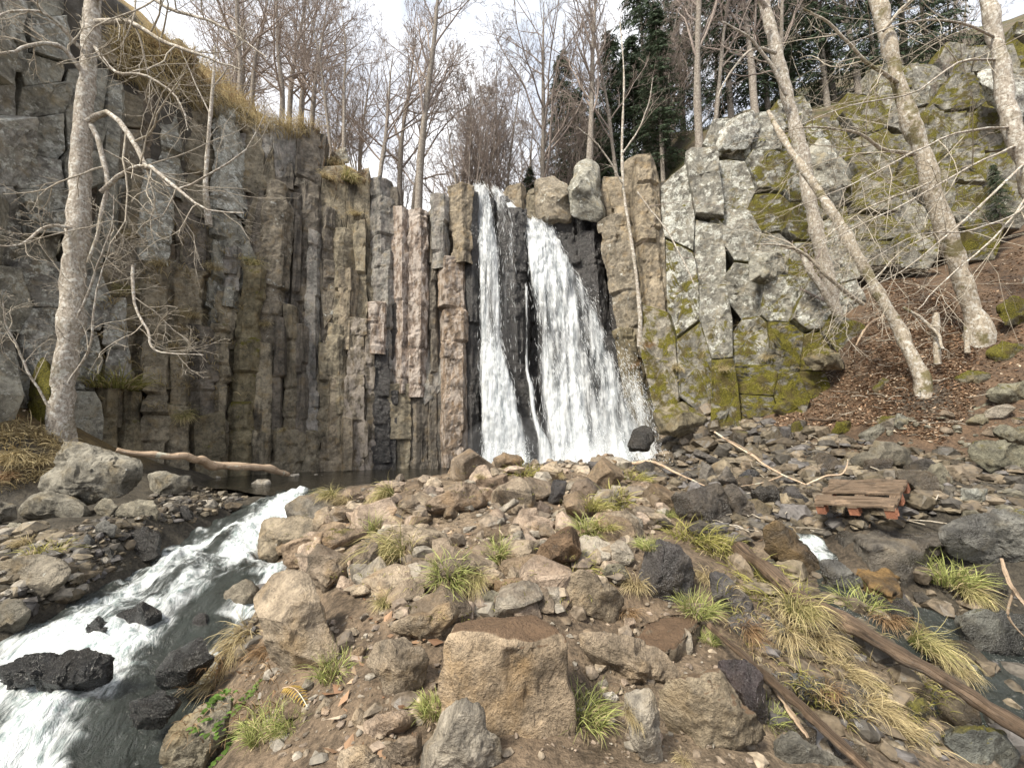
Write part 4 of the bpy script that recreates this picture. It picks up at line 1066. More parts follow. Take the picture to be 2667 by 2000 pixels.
# ---------------------------------------------------------------- boulders
def rp(tint, lichen=.1, moss=0., wet=0., mud=0., streak=0., pale=0.):
    return dict(tint=list(tint), lichen=lichen, moss=moss, wet=wet, mud=mud, streak=streak, pale=pale)
TAN = (.31, .252, .185); BRN = (.215, .172, .128); GRY = (.275, .245, .20); DRK = (.10, .088, .072); PNK = (.30, .235, .18)
PAL = (.36, .33, .285); SLT = (.125, .115, .110); OLV = (.165, .150, .112); PUR = (.13, .105, .105)
BOULDERS = [
    # foreground
    ([(716, 1487), (774, 1482), (808, 1501), (835, 1558), (858, 1640), (906, 1701), (892, 1731), (842, 1755), (818, 1796), (757, 1799), (736, 1755), (699, 1708), (689, 1653), (675, 1592), (660, 1575), (675, 1538)], rp(TAN, .12), 5, 'large smooth egg-shaped tan boulder beside the dry grass at the stream', dict(ncut=3, rough=.6, thick=.9, e=.9)),
    ([(977, 1660), (1055, 1653), (1100, 1690), (1112, 1715), (1099, 1770), (1069, 1823), (1048, 1845), (1001, 1836), (991, 1772), (953, 1731), (970, 1694)], rp(TAN, .10), 5, 'tan wedge boulder between the egg-shaped boulder and the mud-topped step', dict(ncut=8)),
    ([(1190, 1813), (1217, 1808), (1251, 1830), (1268, 1884), (1305, 1918), (1310, 1952), (1298, 2040), (1098, 2040), (1093, 1952), (1125, 1897), (1146, 1850)], rp(GRY, .16), 5, 'pointed grey-tan boulder at the bottom edge in front of the step', dict(ncut=7)),
    ([(933, 1918), (950, 1880), (994, 1853), (1055, 1847), (1077, 1870), (1069, 1894), (1011, 1925), (987, 1945), (947, 1942)], rp(PNK, .05), 4, 'small pinkish rounded boulder left of the pointed boulder', dict(ncut=5)),
    ([(997, 1960), (1040, 1912), (1095, 1902), (1102, 2010), (1010, 2010)], rp(BRN, .05, mud=.8), 4, 'mud-smeared brown boulder under the small pinkish one', {}),
    ([(1502, 1650), (1576, 1643), (1664, 1657), (1709, 1680), (1750, 1720), (1775, 1765), (1770, 1790), (1705, 1803), (1644, 1786), (1593, 1779), (1556, 1745), (1522, 1694)], rp((.27, .215, .155), .22), 5, 'long leaning boulder with cream lichen patch right of the step', dict(ncut=8)),
    ([(1733, 1796), (1788, 1764), (1871, 1755), (1907, 1782), (1944, 1837), (1990, 1902), (2004, 1943), (1944, 1966), (1843, 1975), (1779, 1943), (1737, 1893), (1724, 1847)], rp((.225, .185, .13), .14, .1, .1, .9), 5, 'rounded mottled boulder with wet mud on top, lower right of centre', dict(ncut=6)),
    ([(1630, 1800), (1700, 1800), (1722, 1900), (1735, 2020), (1690, 2020), (1650, 1940), (1625, 1850)], rp(GRY, .1), 4, 'upright grey stone under the long leaning boulder', {}),
    ([(1857, 1713), (1944, 1713), (1981, 1750), (1999, 1856), (1990, 1900), (1950, 1900), (1880, 1790)], rp(PUR, .06, .1, .6), 4, 'dark purplish wet slab behind the mottled boulder', {}),
    ([(1475, 1504), (1515, 1484), (1556, 1504), (1597, 1528), (1627, 1548), (1620, 1592), (1597, 1640), (1559, 1626), (1495, 1609), (1464, 1592), (1464, 1552)], rp((.235, .19, .135), .18), 5, 'angular tan boulder with a pale yellowish lower face behind the step', dict(ncut=9)),
    ([(1563, 1494), (1590, 1464), (1624, 1470), (1641, 1508), (1617, 1521), (1576, 1514)], rp(OLV, .15), 4, 'small round grey stone behind the angular tan boulder', {}),
    ([(1657, 1483), (1687, 1419), (1725, 1402), (1772, 1415), (1806, 1459), (1813, 1507), (1803, 1568), (1759, 1588), (1691, 1575), (1664, 1524)], rp(SLT, .1, .05, .5, .3), 5, 'big rounded dark wet boulder right of the muddy path', dict(ncut=7)),
    ([(1848, 1488), (1889, 1493), (1953, 1557), (1976, 1607), (1944, 1626), (1871, 1603), (1852, 1543)], rp(SLT, .08, 0, .35), 4, 'dark grey sloping slab right of the big dark boulder', {}),
    ([(1375, 1466), (1413, 1412), (1484, 1371), (1501, 1381), (1521, 1442), (1508, 1466), (1453, 1480), (1379, 1505)], rp((.15, .1, .062), .03, 0, 0, .9), 4, 'tilted mud-covered slab in the middle of the path', dict(ncut=5)),
    ([(1285, 1511), (1366, 1501), (1376, 1531), (1339, 1565), (1319, 1550), (1285, 1537)], rp((.21, .15, .095), .05), 4, 'small angular ochre stone behind the step', {}),
    ([(1251, 1548), (1288, 1538), (1325, 1569), (1315, 1600), (1247, 1600)], rp(OLV, .08), 4, 'smooth grey-brown stone against the back of the step', {}),
    ([(1020, 1620), (1190, 1562), (1208, 1592), (1165, 1640), (1149, 1687), (1119, 1697), (1068, 1667), (1020, 1643)], rp(TAN, .08, 0, 0, .4), 4, 'flat tan rock sloping up to the left of the step', {}),
    ([(1102, 1479), (1203, 1438), (1244, 1465), (1237, 1495), (1130, 1560), (1030, 1562)], rp(BRN, .1), 4, 'long ridged brown rock under the drooping grass', {}),
    ([(729, 1421), (837, 1381), (953, 1374), (960, 1390), (922, 1420), (898, 1460), (851, 1472), (803, 1482), (742, 1480)], rp((.22, .165, .115), .1, .22), 4, 'long low boulder furred with brown moss', dict(ncut=6)),
    ([(675, 1353), (712, 1340), (790, 1347), (851, 1367), (837, 1381), (732, 1421), (732, 1475), (685, 1496), (655, 1482), (672, 1408)], rp((.24, .2, .145), .28, .15), 4, 'lichen-spotted boulder on the stream edge by the white rapids', {}),
    ([(986, 1397), (1017, 1367), (1102, 1370), (1156, 1384), (1190, 1431), (1163, 1448), (1051, 1446), (990, 1460)], rp(TAN, .16), 4, 'broad tan rock with a white lichen spot above the drooping grass', {}),
    ([(919, 1452), (983, 1401), (985, 1475), (959, 1506), (922, 1506)], rp(BRN, .06), 4, 'brown wedge stone beside the broad tan rock', {}),
    ([(797, 1486), (881, 1448), (905, 1465), (902, 1516), (844, 1550), (817, 1520)], rp(BRN, .06), 4, 'rough brown stone behind the egg-shaped boulder', {}),
    ([(1109, 1309), (1129, 1296), (1203, 1255), (1237, 1262), (1268, 1292), (1271, 1320), (1186, 1352), (1115, 1340)], rp((.22, .17, .125), .1), 4, 'big smooth brown boulder midway to the pool', dict(ncut=5)),
    ([(1034, 1306), (1075, 1289), (1105, 1326), (1098, 1345), (1037, 1345)], rp(BRN, .08), 4, 'squat brown boulder left of the big smooth one', {}),
    ([(753, 1333), (776, 1306), (807, 1303), (830, 1350), (790, 1356)], rp(BRN, .1, 0, .2), 4, 'pitted brown stone by the pool outlet', {}),
    ([(634, 1275), (671, 1248), (705, 1248), (708, 1269), (678, 1284)], rp(PAL, .2), 3, 'whitish rounded boulder in the pool under the pale log', {}),
    ([(729, 1255), (756, 1235), (780, 1231), (782, 1255), (753, 1266)], rp(PAL, .2), 3, 'small whitish stone at the tip of the pale log', {}),
    ([(773, 1258), (820, 1235), (864, 1235), (868, 1255), (817, 1264), (780, 1271)], rp(PAL, .15), 3, 'long whitish boulder in the pool shallows', {}),
    ([(922, 1238), (997, 1221), (1014, 1240), (966, 1250), (925, 1250)], rp((.33, .27, .2), .15), 3, 'flat buff boulder at the near edge of the pool', {}),
    ([(1095, 1221), (1129, 1197), (1176, 1187), (1203, 1194), (1203, 1211), (1149, 1233)], rp(PAL, .3), 4, 'large pale grey boulder at the far pool edge', {}),
    ([(1061, 1223), (1075, 1213), (1098, 1216), (1092, 1230)], rp(PAL, .2), 3, 'little pale stone left of the large pale grey boulder', {}),
    ([(1287, 1195), (1311, 1180), (1352, 1185), (1367, 1204), (1330, 1225), (1288, 1220)], rp((.2, .15, .1), .12), 4, 'craggy brown boulder on the crest below the waterfall', {}),
    ([(1453, 1188), (1494, 1173), (1528, 1181), (1528, 1200), (1467, 1200)], rp(BRN, .05, 0, .3), 4, 'dark brown ridge-shaped stone on the crest before the falls', {}),
    ([(1518, 1164), (1531, 1156), (1575, 1161), (1599, 1185), (1569, 1196), (1528, 1188)], rp((.13, .11, .09), .06, 0, .4), 4, 'dark boulder on the crest in front of the right water strand', {}),
    ([(1413, 1205), (1440, 1198), (1460, 1215), (1450, 1234), (1420, 1228)], rp(PUR, .05, 0, .3), 3, 'small purplish stone on the crest', {}),
    ([(1633, 1158), (1650, 1120), (1674, 1108), (1694, 1117), (1704, 1147), (1687, 1177), (1640, 1177)], rp((.055, .048, .038), .04, .1, .7), 4, 'rounded black boulder standing at the right foot of the falls', dict(ncut=5, Y=11.4)),
    ([(1708, 1151), (1742, 1131), (1786, 1137), (1794, 1163), (1752, 1172)], rp((.13, .115, .092), .06, .2, .5), 4, 'wet black rock right of the rounded black boulder', {}),
    ([(1531, 1202), (1575, 1202), (1626, 1229), (1603, 1252), (1535, 1244)], rp(SLT, .06, .15, .3), 4, 'dark grey slab with moss on the crest', {}),
    ([(1470, 1307), (1494, 1253), (1528, 1242), (1575, 1276), (1575, 1312), (1514, 1320)], rp((.13, .1, .075), .05, .1, .35), 4, 'dark brown peaked boulder beside the mossy patch', {}),
    ([(1426, 1317), (1440, 1253), (1477, 1253), (1462, 1320)], rp((.07, .065, .065), .05, 0, .5), 4, 'thin black slanting slab left of the peaked boulder', {}),
    ([(1321, 1263), (1342, 1236), (1386, 1290), (1391, 1320), (1345, 1330)], rp(BRN, .05), 4, 'tall leaning brown slab in the middle of the mound', {}),
    ([(1287, 1334), (1338, 1297), (1357, 1307), (1301, 1346)], rp(GRY, .06), 4, 'flat layered stone leaning on the brown slab', {}),
    ([(1396, 1334), (1403, 1300), (1433, 1320), (1438, 1346), (1406, 1353)], rp((.12, .095, .08), .04), 4, 'small upright dark stone at the path edge', {}),
    ([(1240, 1245), (1318, 1236), (1327, 1259), (1284, 1293), (1245, 1293)], rp((.19, .14, .1), .1), 4, 'rough brown boulder behind the big smooth boulder', {}),
    ([(1335, 1385), (1362, 1381), (1377, 1422), (1365, 1445), (1331, 1422)], rp(GRY, .06), 4, 'small grey upright stone left of the tilted slab', {}),
    ([(1586, 1439), (1616, 1402), (1633, 1402), (1645, 1430), (1613, 1450)], rp((.2, .16, .13), .04), 4, 'three-cornered grey-brown stone on the path', {}),
    ([(1562, 1412), (1592, 1381), (1616, 1395), (1589, 1422)], rp((.24, .165, .1), .04), 4, 'little orange-brown stone behind the three-cornered stone', {}),
    ([(1752, 1290), (1806, 1273), (1867, 1256), (1887, 1270), (1908, 1331), (1901, 1361), (1874, 1373), (1792, 1368), (1758, 1340)], rp((.125, .105, .082), .06, .2, .55), 5, 'big wet brown-black boulder with a tuft of moss, right of the path', {}),
    ([(1887, 1266), (1914, 1259), (1979, 1331), (1984, 1353), (1911, 1362)], rp((.14, .12, .1), .08, .05, .3), 4, 'sloping grey boulder leaning on the big wet one', {}),
    ([(1782, 1375), (1820, 1351), (1881, 1378), (1889, 1410), (1826, 1412)], rp((.11, .095, .075), .06, .2, .4), 4, 'low dark mossy boulder below the big wet one', {}),
    ([(1660, 1358), (1691, 1347), (1738, 1351), (1761, 1373), (1691, 1380)], rp((.1, .085, .07), .04, .1, .3), 4, 'low dark stone at the right side of the path', {}),
    ([(1820, 1249), (1826, 1198), (1853, 1215), (1872, 1249), (1840, 1262)], rp((.16, .145, .125), .05), 4, 'upright grey slab behind the wet boulder', {}),
    ([(1806, 1185), (1813, 1168), (1874, 1198), (1876, 1214), (1843, 1206)], rp((.12, .11, .1), .05, 0, .3), 4, 'flat dark slab above the upright grey slab', {}),
    ([(1867, 1249), (1894, 1212), (1923, 1259), (1890, 1272)], rp((.13, .115, .1), .05), 4, 'triangular dark stone right of the upright grey slab', {}),
    ([(1954, 1286), (1972, 1265), (2019, 1265), (2047, 1297), (2041, 1318), (1965, 1316)], rp(DRK, .04, 0, .9), 4, 'glossy black wet boulder left of the pallet', {}),
    ([(1925, 1239), (1947, 1221), (1976, 1228), (1978, 1250), (1933, 1259)], rp((.1, .1, .105), .04, 0, .8), 4, 'small bluish wet stone behind the glossy boulder', {}),
    ([(2211, 1196), (2240, 1178), (2283, 1149), (2370, 1167), (2376, 1218), (2298, 1232), (2225, 1222)], rp((.145, .13, .1), .1, .2, .2), 4, 'large olive-grey boulder behind the pallet', {}),
    ([(2236, 1131), (2294, 1102), (2334, 1105), (2329, 1140), (2254, 1158)], rp((.165, .155, .125), .1, .2), 4, 'olive-grey slab behind the large boulder', {}),
    ([(2323, 1105), (2338, 1077), (2374, 1087), (2376, 1115), (2345, 1130)], rp((.2, .195, .16), .15, .15), 4, 'pale grey-green block at the edge of the leaf litter', {}),
    ([(2160, 1131), (2178, 1098), (2218, 1095), (2220, 1131), (2175, 1140)], rp((.12, .11, .07), .02, .75), 4, 'moss-covered square stone at the foot of the leafy slope', {}),
    ([(2059, 1134), (2063, 1102), (2084, 1095), (2094, 1124), (2081, 1147)], rp((.12, .11, .07), .0, .85), 4, 'small stone under a bright cushion of moss', {}),
    ([(2008, 1069), (2045, 1022), (2095, 1015), (2104, 1044), (2088, 1069), (2045, 1090)], rp((.12, .11, .07), .0, .75), 4, 'mossy boulder left of the leaf-covered slope', {}),
    ([(2522, 1167), (2544, 1149), (2616, 1145), (2690, 1171), (2690, 1215), (2638, 1240), (2573, 1234), (2533, 1203)], rp((.175, .165, .12), .1, .3), 4, 'rounded boulder with ochre moss at the right edge', {}),
    ([(2511, 1102), (2536, 1077), (2587, 1080), (2618, 1098), (2576, 1118)], rp((.185, .17, .125), .1, .25), 4, 'flat olive rock on the right bank', {}),
    ([(2580, 1127), (2609, 1105), (2710, 1115), (2710, 1167), (2620, 1156)], rp((.17, .16, .12), .1, .25), 4, 'wide olive rock behind the ochre-mossed boulder', {}),
    ([(2558, 1022), (2605, 1001), (2710, 985), (2710, 1055), (2587, 1050)], rp((.185, .175, .13), .1, .25), 4, 'broad flat slab high on the right bank', {}),
    ([(2500, 1068), (2560, 1040), (2650, 1052), (2700, 1070), (2600, 1082), (2520, 1085)], rp((.175, .165, .12), .1, .2), 4, 'thin slab between the two flat rocks on the right bank', {}),
    ([(2395, 1272), (2421, 1210), (2450, 1203), (2482, 1257), (2439, 1283)], rp((.16, .145, .105), .08, .25), 4, 'pointed mossy stone right of the pallet', {}),
    ([(2439, 1304), (2457, 1268), (2493, 1265), (2499, 1312), (2464, 1325)], rp((.12, .105, .08), .05, .1, .3), 4, 'round brown stone below the pointed mossy one', {}),
    ([(2497, 1297), (2500, 1268), (2576, 1272), (2578, 1333), (2536, 1337)], rp((.2, .2, .175), .1, 0, .1, .5), 4, 'squarish grey-blue block with a brown top', {}),
    ([(2117, 1344), (2189, 1304), (2218, 1312), (2220, 1332), (2135, 1352)], rp((.15, .125, .09), .06, .1, .3), 4, 'flat brown stone in front of the pallet', {}),
    ([(1990, 1369), (2027, 1359), (2070, 1384), (2131, 1456), (2137, 1492), (2103, 1510), (2019, 1475), (1987, 1431)], rp((.15, .105, .055), .03, 0, .35, .6), 4, 'sloping brown algae-stained slab by the trickle', dict(ncut=6)),
    ([(2131, 1456), (2186, 1456), (2264, 1529), (2225, 1552), (2153, 1535)], rp((.15, .145, .13), .2, 0, .4), 4, 'speckled grey rock between the two brown slabs', {}),
    ([(2551, 1470), (2606, 1474), (2631, 1571), (2597, 1592), (2551, 1555)], rp((.085, .075, .055), .03, .1, .4), 4, 'dark brown boulder above the lower brook', {}),
    ([(2050, 1750), (2156, 1764), (2225, 1810), (2231, 1856), (2165, 1875), (2087, 1825)], rp((.14, .145, .145), .08, .15, .4), 4, 'blue-grey slab between the two fallen logs', {}),
    ([(2013, 1607), (2045, 1626), (2064, 1672), (2075, 1709), (2036, 1700)], rp((.13, .13, .125), .06, 0, .5), 4, 'small grey stone half under dry grass', {}),
    ([(2013, 1916), (2064, 1902), (2133, 1943), (2262, 2020), (2013, 2020)], rp((.16, .15, .125), .2, .05, .1), 4, 'grey boulder with a cream lichen spot at the bottom edge', {}),
    ([(2358, 1828), (2404, 1814), (2432, 1856), (2424, 1900), (2367, 1888)], rp((.1, .1, .07), .02, .5, .3), 4, 'mossy stone under the long fallen log', {}),
    ([(2450, 1902), (2524, 1879), (2616, 1902), (2665, 1966), (2630, 2030), (2478, 2030)], rp((.13, .135, .12), .1, .3, .4), 4, 'large greenish boulder in the bottom right corner', {}),
    ([(2440, 1390), (2500, 1345), (2600, 1325), (2720, 1330), (2720, 1490), (2560, 1480), (2470, 1440)], rp((.19, .185, .165), .2, .25, .35), 4, 'broad dark wet bedrock hump at the right edge', dict(thick=.7)),
    ([(2480, 1610), (2560, 1580), (2720, 1610), (2720, 1740), (2600, 1740), (2520, 1690)], rp((.15, .15, .13), .12, .2, .5), 4, 'low slick bedrock in the brook at the right edge', dict(thick=.7)),
    ([(2400, 1020), (2440, 995), (2485, 1010), (2480, 1040), (2420, 1045)], rp((.17, .155, .11), .1, .5), 4, 'mossy stone below the leaning trunk on the leafy slope', {}),
    ([(2560, 920), (2610, 890), (2680, 900), (2690, 950), (2600, 960)], rp((.16, .15, .10), .1, .62), 4, 'moss-covered boulder by the thick leaning tree', {}),
    ([(2480, 985), (2530, 960), (2580, 975), (2560, 1010), (2500, 1012)], rp((.18, .165, .12), .12, .45), 4, 'half-buried mossy rock above the flat slabs', {}),
    ([(2590, 800), (2640, 770), (2700, 790), (2700, 850), (2610, 850)], rp((.15, .14, .09), .05, .68), 4, 'green mossy boulder at the right edge of the slope', {}),
    ([(2270, 1010), (2300, 985), (2345, 1000), (2330, 1030), (2280, 1034)], rp((.18, .16, .12), .1, .4), 4, 'small mossy stone in the middle of the leaf litter', {}),
    # left bank
    ([(40, 1150), (70, 1030), (105, 930), (140, 960), (150, 1060), (170, 1150)], rp((.10, .085, .05), .0, .8), 4, 'brown-green mossy hump at the foot of the thick pale tree', dict(Y=9.1, thick=1.0)),
    ([(104, 1253), (136, 1177), (165, 1150), (247, 1161), (317, 1177), (377, 1202), (383, 1237), (358, 1262), (294, 1294), (241, 1315), (158, 1300), (104, 1280)], rp((.215, .2, .165), .22, .12), 5, 'huge flat-faced grey boulder on the left bank under the log', dict(ncut=7, thick=.8, Y=7.4, e=.7, rough=1.3)),
    ([(41, 1332), (76, 1291), (120, 1272), (177, 1295), (244, 1318), (246, 1340), (215, 1366), (127, 1362), (47, 1348)], rp((.2, .185, .15), .2, .1), 4, 'rounded grey lower boulder below the huge flat-faced one', dict(Y=7.0)),
    ([(383, 1234), (424, 1224), (475, 1237), (503, 1234), (505, 1265), (459, 1294), (399, 1299), (392, 1265)], rp((.21, .195, .16), .2), 4, 'grey angular boulder at the water right of the huge one', {}),
    ([(247, 1322), (269, 1300), (288, 1300), (310, 1319), (285, 1350), (253, 1343)], rp((.22, .2, .155), .1), 4, 'small round beige boulder on the left bank', {}),
    ([(291, 1344), (316, 1316), (364, 1300), (399, 1306), (417, 1335), (405, 1363), (348, 1363)], rp((.22, .2, .155), .12), 4, 'smooth oval beige boulder above the rapids', dict(ncut=3, e=.95)),
    ([(446, 1348), (449, 1325), (475, 1313), (500, 1329), (508, 1348), (478, 1359)], rp((.05, .045, .04), .03, 0, .9), 4, 'black wet stone at the head of the rapids', {}),
    ([(297, 1420), (332, 1379), (380, 1370), (420, 1385), (418, 1455), (370, 1474), (358, 1460), (310, 1455)], rp((.075, .07, .062), .06, 0, .7), 4, 'big black wet boulder left of the rapids', {}),
    ([(222, 1458), (241, 1430), (285, 1423), (303, 1449), (296, 1487), (247, 1480)], rp((.09, .085, .075), .08, 0, .5), 4, 'dark stone below the pebbles on the left bank', {}),
    ([(203, 1411), (228, 1392), (246, 1408), (236, 1432), (212, 1430)], rp((.15, .15, .145), .15, 0, .3), 4, 'small glinting grey stone on the left bank', {}),
    ([(244, 1370), (272, 1351), (306, 1367), (299, 1400), (253, 1403)], rp((.17, .165, .15), .18, 0, .2), 4, 'grey speckled stone below the oval beige boulder', {}),
    ([(-40, 1468), (63, 1452), (142, 1452), (177, 1471), (192, 1506), (140, 1540), (63, 1565), (-40, 1565)], rp((.21, .185, .145), .28), 4, 'broad lichen-flecked boulder cut by the left edge', {}),
    ([(-40, 1565), (69, 1558), (82, 1600), (57, 1645), (-40, 1675)], rp((.17, .155, .125), .12, 0, .2), 4, 'rounded boulder at the water under the lichen-flecked one', {}),
    ([(6, 1382), (28, 1360), (92, 1362), (97, 1378), (32, 1390)], rp((.2, .185, .145), .1), 4, 'flat beige stone in dry grass on the left', {}),
    ([(-40, 1290), (38, 1313), (43, 1354), (-40, 1372)], rp((.17, .155, .125), .15, .15), 4, 'mossy boulder cut by the left edge', {}),
    ([(412, 1703), (435, 1645), (481, 1605), (532, 1582), (563, 1622), (548, 1680), (515, 1700)], rp((.075, .07, .065), .05, .05, .7), 4, 'jagged black wet rock on the near bank of the stream', {}),
    ([(-40, 1735), (86, 1712), (245, 1700), (269, 1754), (252, 1792), (149, 1822), (-40, 1830)], rp((.035, .035, .034), .03, 0, 1.), 4, 'glossy black boulder with water washing over it in the stream', dict(Y=3.95, thick=1.3, e=.95, ncut=10, rough=2.2)),
    ([(343, 1540), (401, 1508), (487, 1500), (515, 1531), (401, 1562)], rp((.04, .04, .04), .03, 0, 1.), 4, 'low black rock awash in mid-stream', dict(thick=1.0, Y=5.75)),
    ([(300, 1600), (370, 1565), (425, 1598), (400, 1640), (320, 1650)], rp((.04, .04, .038), .03, 0, 1.), 4, 'black rock in mid-stream below the awash one', dict(thick=1.2, Y=float(on_level(360, 1635, -0.68)[1]))),
    ([(440, 1700), (520, 1660), (560, 1720), (500, 1790), (420, 1800), (400, 1750)], rp((.05, .05, .047), .03, 0, 1.), 4, 'broad wet black rock on the right side of the lower stream', dict(thick=1.0, Y=float(on_level(480, 1760, -0.72)[1]))),
    ([(330, 1830), (420, 1790), (470, 1830), (420, 1900), (340, 1900)], rp((.045, .045, .042), .03, 0, 1.), 4, 'black wet rock at the stream edge near the beige boulder', dict(thick=1.0, Y=float(on_level(400, 1870, -0.85)[1]))),
    ([(190, 1640), (260, 1600), (300, 1630), (270, 1680), (200, 1690)], rp((.04, .04, .038), .03, 0, 1.), 4, 'small black rock splitting the stream on the left', dict(thick=1.2, Y=float(on_level(250, 1670, -0.74)[1]))),
    ([(552, 1491), (572, 1445), (618, 1434), (655, 1462), (660, 1495), (590, 1510)], rp((.065, .06, .055), .03, 0, .8), 4, 'black rock at the right edge of the rapids', {}),
    ([(595, 1500), (630, 1478), (690, 1502), (684, 1540), (605, 1535)], rp((.06, .058, .054), .03, 0, .8), 4, 'second black rock in front of the one beside the rapids', {}),
    ([(550, 1596), (580, 1541), (638, 1509), (658, 1514), (675, 1545), (660, 1600), (601, 1650), (553, 1620)], rp((.2, .175, .135), .1), 4, 'grey-tan boulder tucked left of the egg-shaped one', {}),
    ([(418, 1935), (452, 1887), (499, 1857), (587, 1809), (612, 1806), (600, 1900), (560, 1970), (540, 2030), (421, 2030)], rp((.22, .195, .145), .12), 4, 'sloping beige boulder with leafy plant in the lower left', {}),
    ([(879, 1952), (943, 1935), (994, 1969), (1021, 1979), (1060, 2030), (872, 2030)], rp(TAN, .08), 4, 'low tan rock at the bottom edge', {}),
    ([(1566, 1803), (1597, 1799), (1615, 1820), (1608, 1836), (1576, 1830)], rp(PAL, .1), 3, 'small pale pebble on the mud right of the step', {}),
    ([(909, 1701), (940, 1680), (957, 1687), (942, 1720), (923, 1732)], rp((.28, .21, .14), .05), 3, 'small finger-shaped tan stone right of the egg-shaped boulder', {})]
HERO = []
for i, (pl, pr, sub, lab, kw) in enumerate(BOULDERS):
    kw = dict(rough=1.1, ncut=9) | kw
    o = add_outline('boulder', pl, 2000 + i, pr, lab, 'boulder', sub=(6 if np.ptp(pl, axis=0).max() > 215 else 5 if np.ptp(pl, axis=0).max() > 80 else 4), **kw)
    HERO.append((o, lab, np.mean(pl, 0)))

# flat-topped slabs: the top face lies level, its outline traced, the sides go down to the ground
def slab(name, top, foot, seed, props, label, tilt=0.0, flare=.12, n=96):
    r = np.random.default_rng(seed)
    top = np.asarray(top, float)
    lip = top[top[:, 1].argmax()]
    g = cast(foot[0], foot[1])[0]
    zt = CAMZ + slope(lip[0], lip[1])[1] * g[1]
    T = []
    for px, py in top:
        sx, sz = slope(px, py)
        Y = (zt - tilt * g[1] - CAMZ) / (sz - tilt)
        T.append((sx * Y, Y, CAMZ + sz * Y))
    T = np.array(T)
    c = T.mean(0)
    ang = np.arctan2(T[:, 1] - c[1], T[:, 0] - c[0]); T = T[np.argsort(ang)]
    E = resample(np.vstack([T, T[:1]]), n + 1)[:-1] * .35 + np.stack([np.interp(np.linspace(0, len(T), n, endpoint=False), np.arange(len(T) + 1), np.r_[T[:, k], T[:1, k]]) for k in range(3)], -1) * .65
    zb = min(g[2], c[2] - .15) - .25
    h = c[2] - zb
    rows = [c + (E - c) * f for f in (0.0, .15, .3, .45, .6, .75, .87, .95, 1.0)]
    for k in np.linspace(0.06, 1, 16):
        q = c + (E - c) * (1.0 + flare * math.sin(min(1, k * 1.6) * 1.57) - .08 * k); q[:, 2] = E[:, 2] - k * h
        rows.append(q)
    V = np.concatenate(rows)
    S = np.linalg.norm(E - c, axis=1).mean()
    out = V - c; out[:, 2] *= .3; out /= np.linalg.norm(out, axis=1, keepdims=True) + 1e-6
    side = np.repeat(np.r_[np.zeros(8), .5, np.ones(16)], n)
    nz = .16 * fbm(V / S * 1.1 + seed, 4, 2) - .10 * np.abs(fbm(V / S * 2.6 + seed, 5, 5, .6)) + .06 * np.round(2.2 * vnoise(V / S * 1.7 + seed, 9)) * .5
    V = V + out * (nz * S * side)[:, None]
    V[:, 2] += np.repeat(np.r_[np.zeros(6), -.006, -.02, -.045, np.zeros(16)], n)
    V[:, 2] += (1 - side) * (.05 * fbm(V * 2.6, 4, 7) + .02 * fbm(V * 9, 3, 8))
    F = grid_faces(len(rows), n, True)[:, ::-1]
    b = np.array([c[0], c[1], zb])
    o = link(name, new_mesh(name, V - b, F), M_ROCK, loc=b, label=label, cat='boulder', **props)
    ROCKS_BVH.append((V, F)); HERO.append((o, label, top.mean(0)))
    return o
slab('boulder', [(1159, 1657), (1190, 1609), (1271, 1596), (1407, 1599), (1451, 1613), (1475, 1650), (1400, 1662), (1300, 1672), (1200, 1668)], (1330, 1915), 51, rp((.315, .245, .17), .16, .04, 0, 1.0), 'big block with a flat mud-covered top forming a step, front centre', flare=.2)
slab('boulder', [(1655, 1645), (1712, 1592), (1825, 1600), (1800, 1632), (1735, 1685), (1680, 1670)], (1745, 1735), 52, rp((.15, .12, .085), .05, .05, .1, 1.0), 'flat mud-topped block right of the angular tan boulder')
slab('boulder', [(2157, 1370), (2225, 1346), (2388, 1336), (2460, 1366), (2500, 1405), (2406, 1420), (2262, 1424), (2207, 1390)], (2390, 1535), 53, rp((.17, .15, .12), .16, .06, .55), 'large flat wet slab below the pallet with water running over it', flare=.03)
slab('boulder', [(2186, 1431), (2244, 1435), (2309, 1474), (2347, 1521), (2323, 1545), (2262, 1520), (2207, 1471)], (2325, 1625), 54, rp((.175, .11, .045), .02, 0, .3, 0), 'flat ochre-brown algae-covered slab beside the flat wet slab', flare=.02)

# ---------------------------------------------------------------- loose stones between the boulders
import bmesh
def hull_rock(seed, npts, bev, subd):
    """angular broken stone: a random polytope with slightly worn edges"""
    r = np.random.default_rng(seed)
    p = r.normal(size=(npts, 3)); p /= np.linalg.norm(p, axis=1, keepdims=True)
    p = p * r.uniform(.8, 1.05, (npts, 1)) * np.array([1, r.uniform(.6, .95), r.uniform(.42, .8)])
    bm = bmesh.new()
    for q in p: bm.verts.new(q)
    h = bmesh.ops.convex_hull(bm, input=bm.verts)
    bmesh.ops.delete(bm, geom=[v for v in bm.verts if not v.link_faces], context='VERTS')
    bmesh.ops.dissolve_limit(bm, angle_limit=.35, verts=bm.verts, edges=bm.edges)
    if bev:
        bmesh.ops.bevel(bm, geom=bm.edges, offset=bev, segments=1, affect='EDGES', clamp_overlap=True)
    bmesh.ops.triangulate(bm, faces=bm.faces)
    if subd:
        bmesh.ops.subdivide_edges(bm, edges=bm.edges, cuts=subd, use_grid_fill=True)
        bmesh.ops.triangulate(bm, faces=bm.faces)
    bmesh.ops.recalc_face_normals(bm, faces=bm.faces)
    bm.verts.index_update()
    V = np.array([v.co[:] for v in bm.verts]); F = np.array([[v.index for v in f.verts] for f in bm.faces])
    bm.free()
    return V, F
PROTO = []
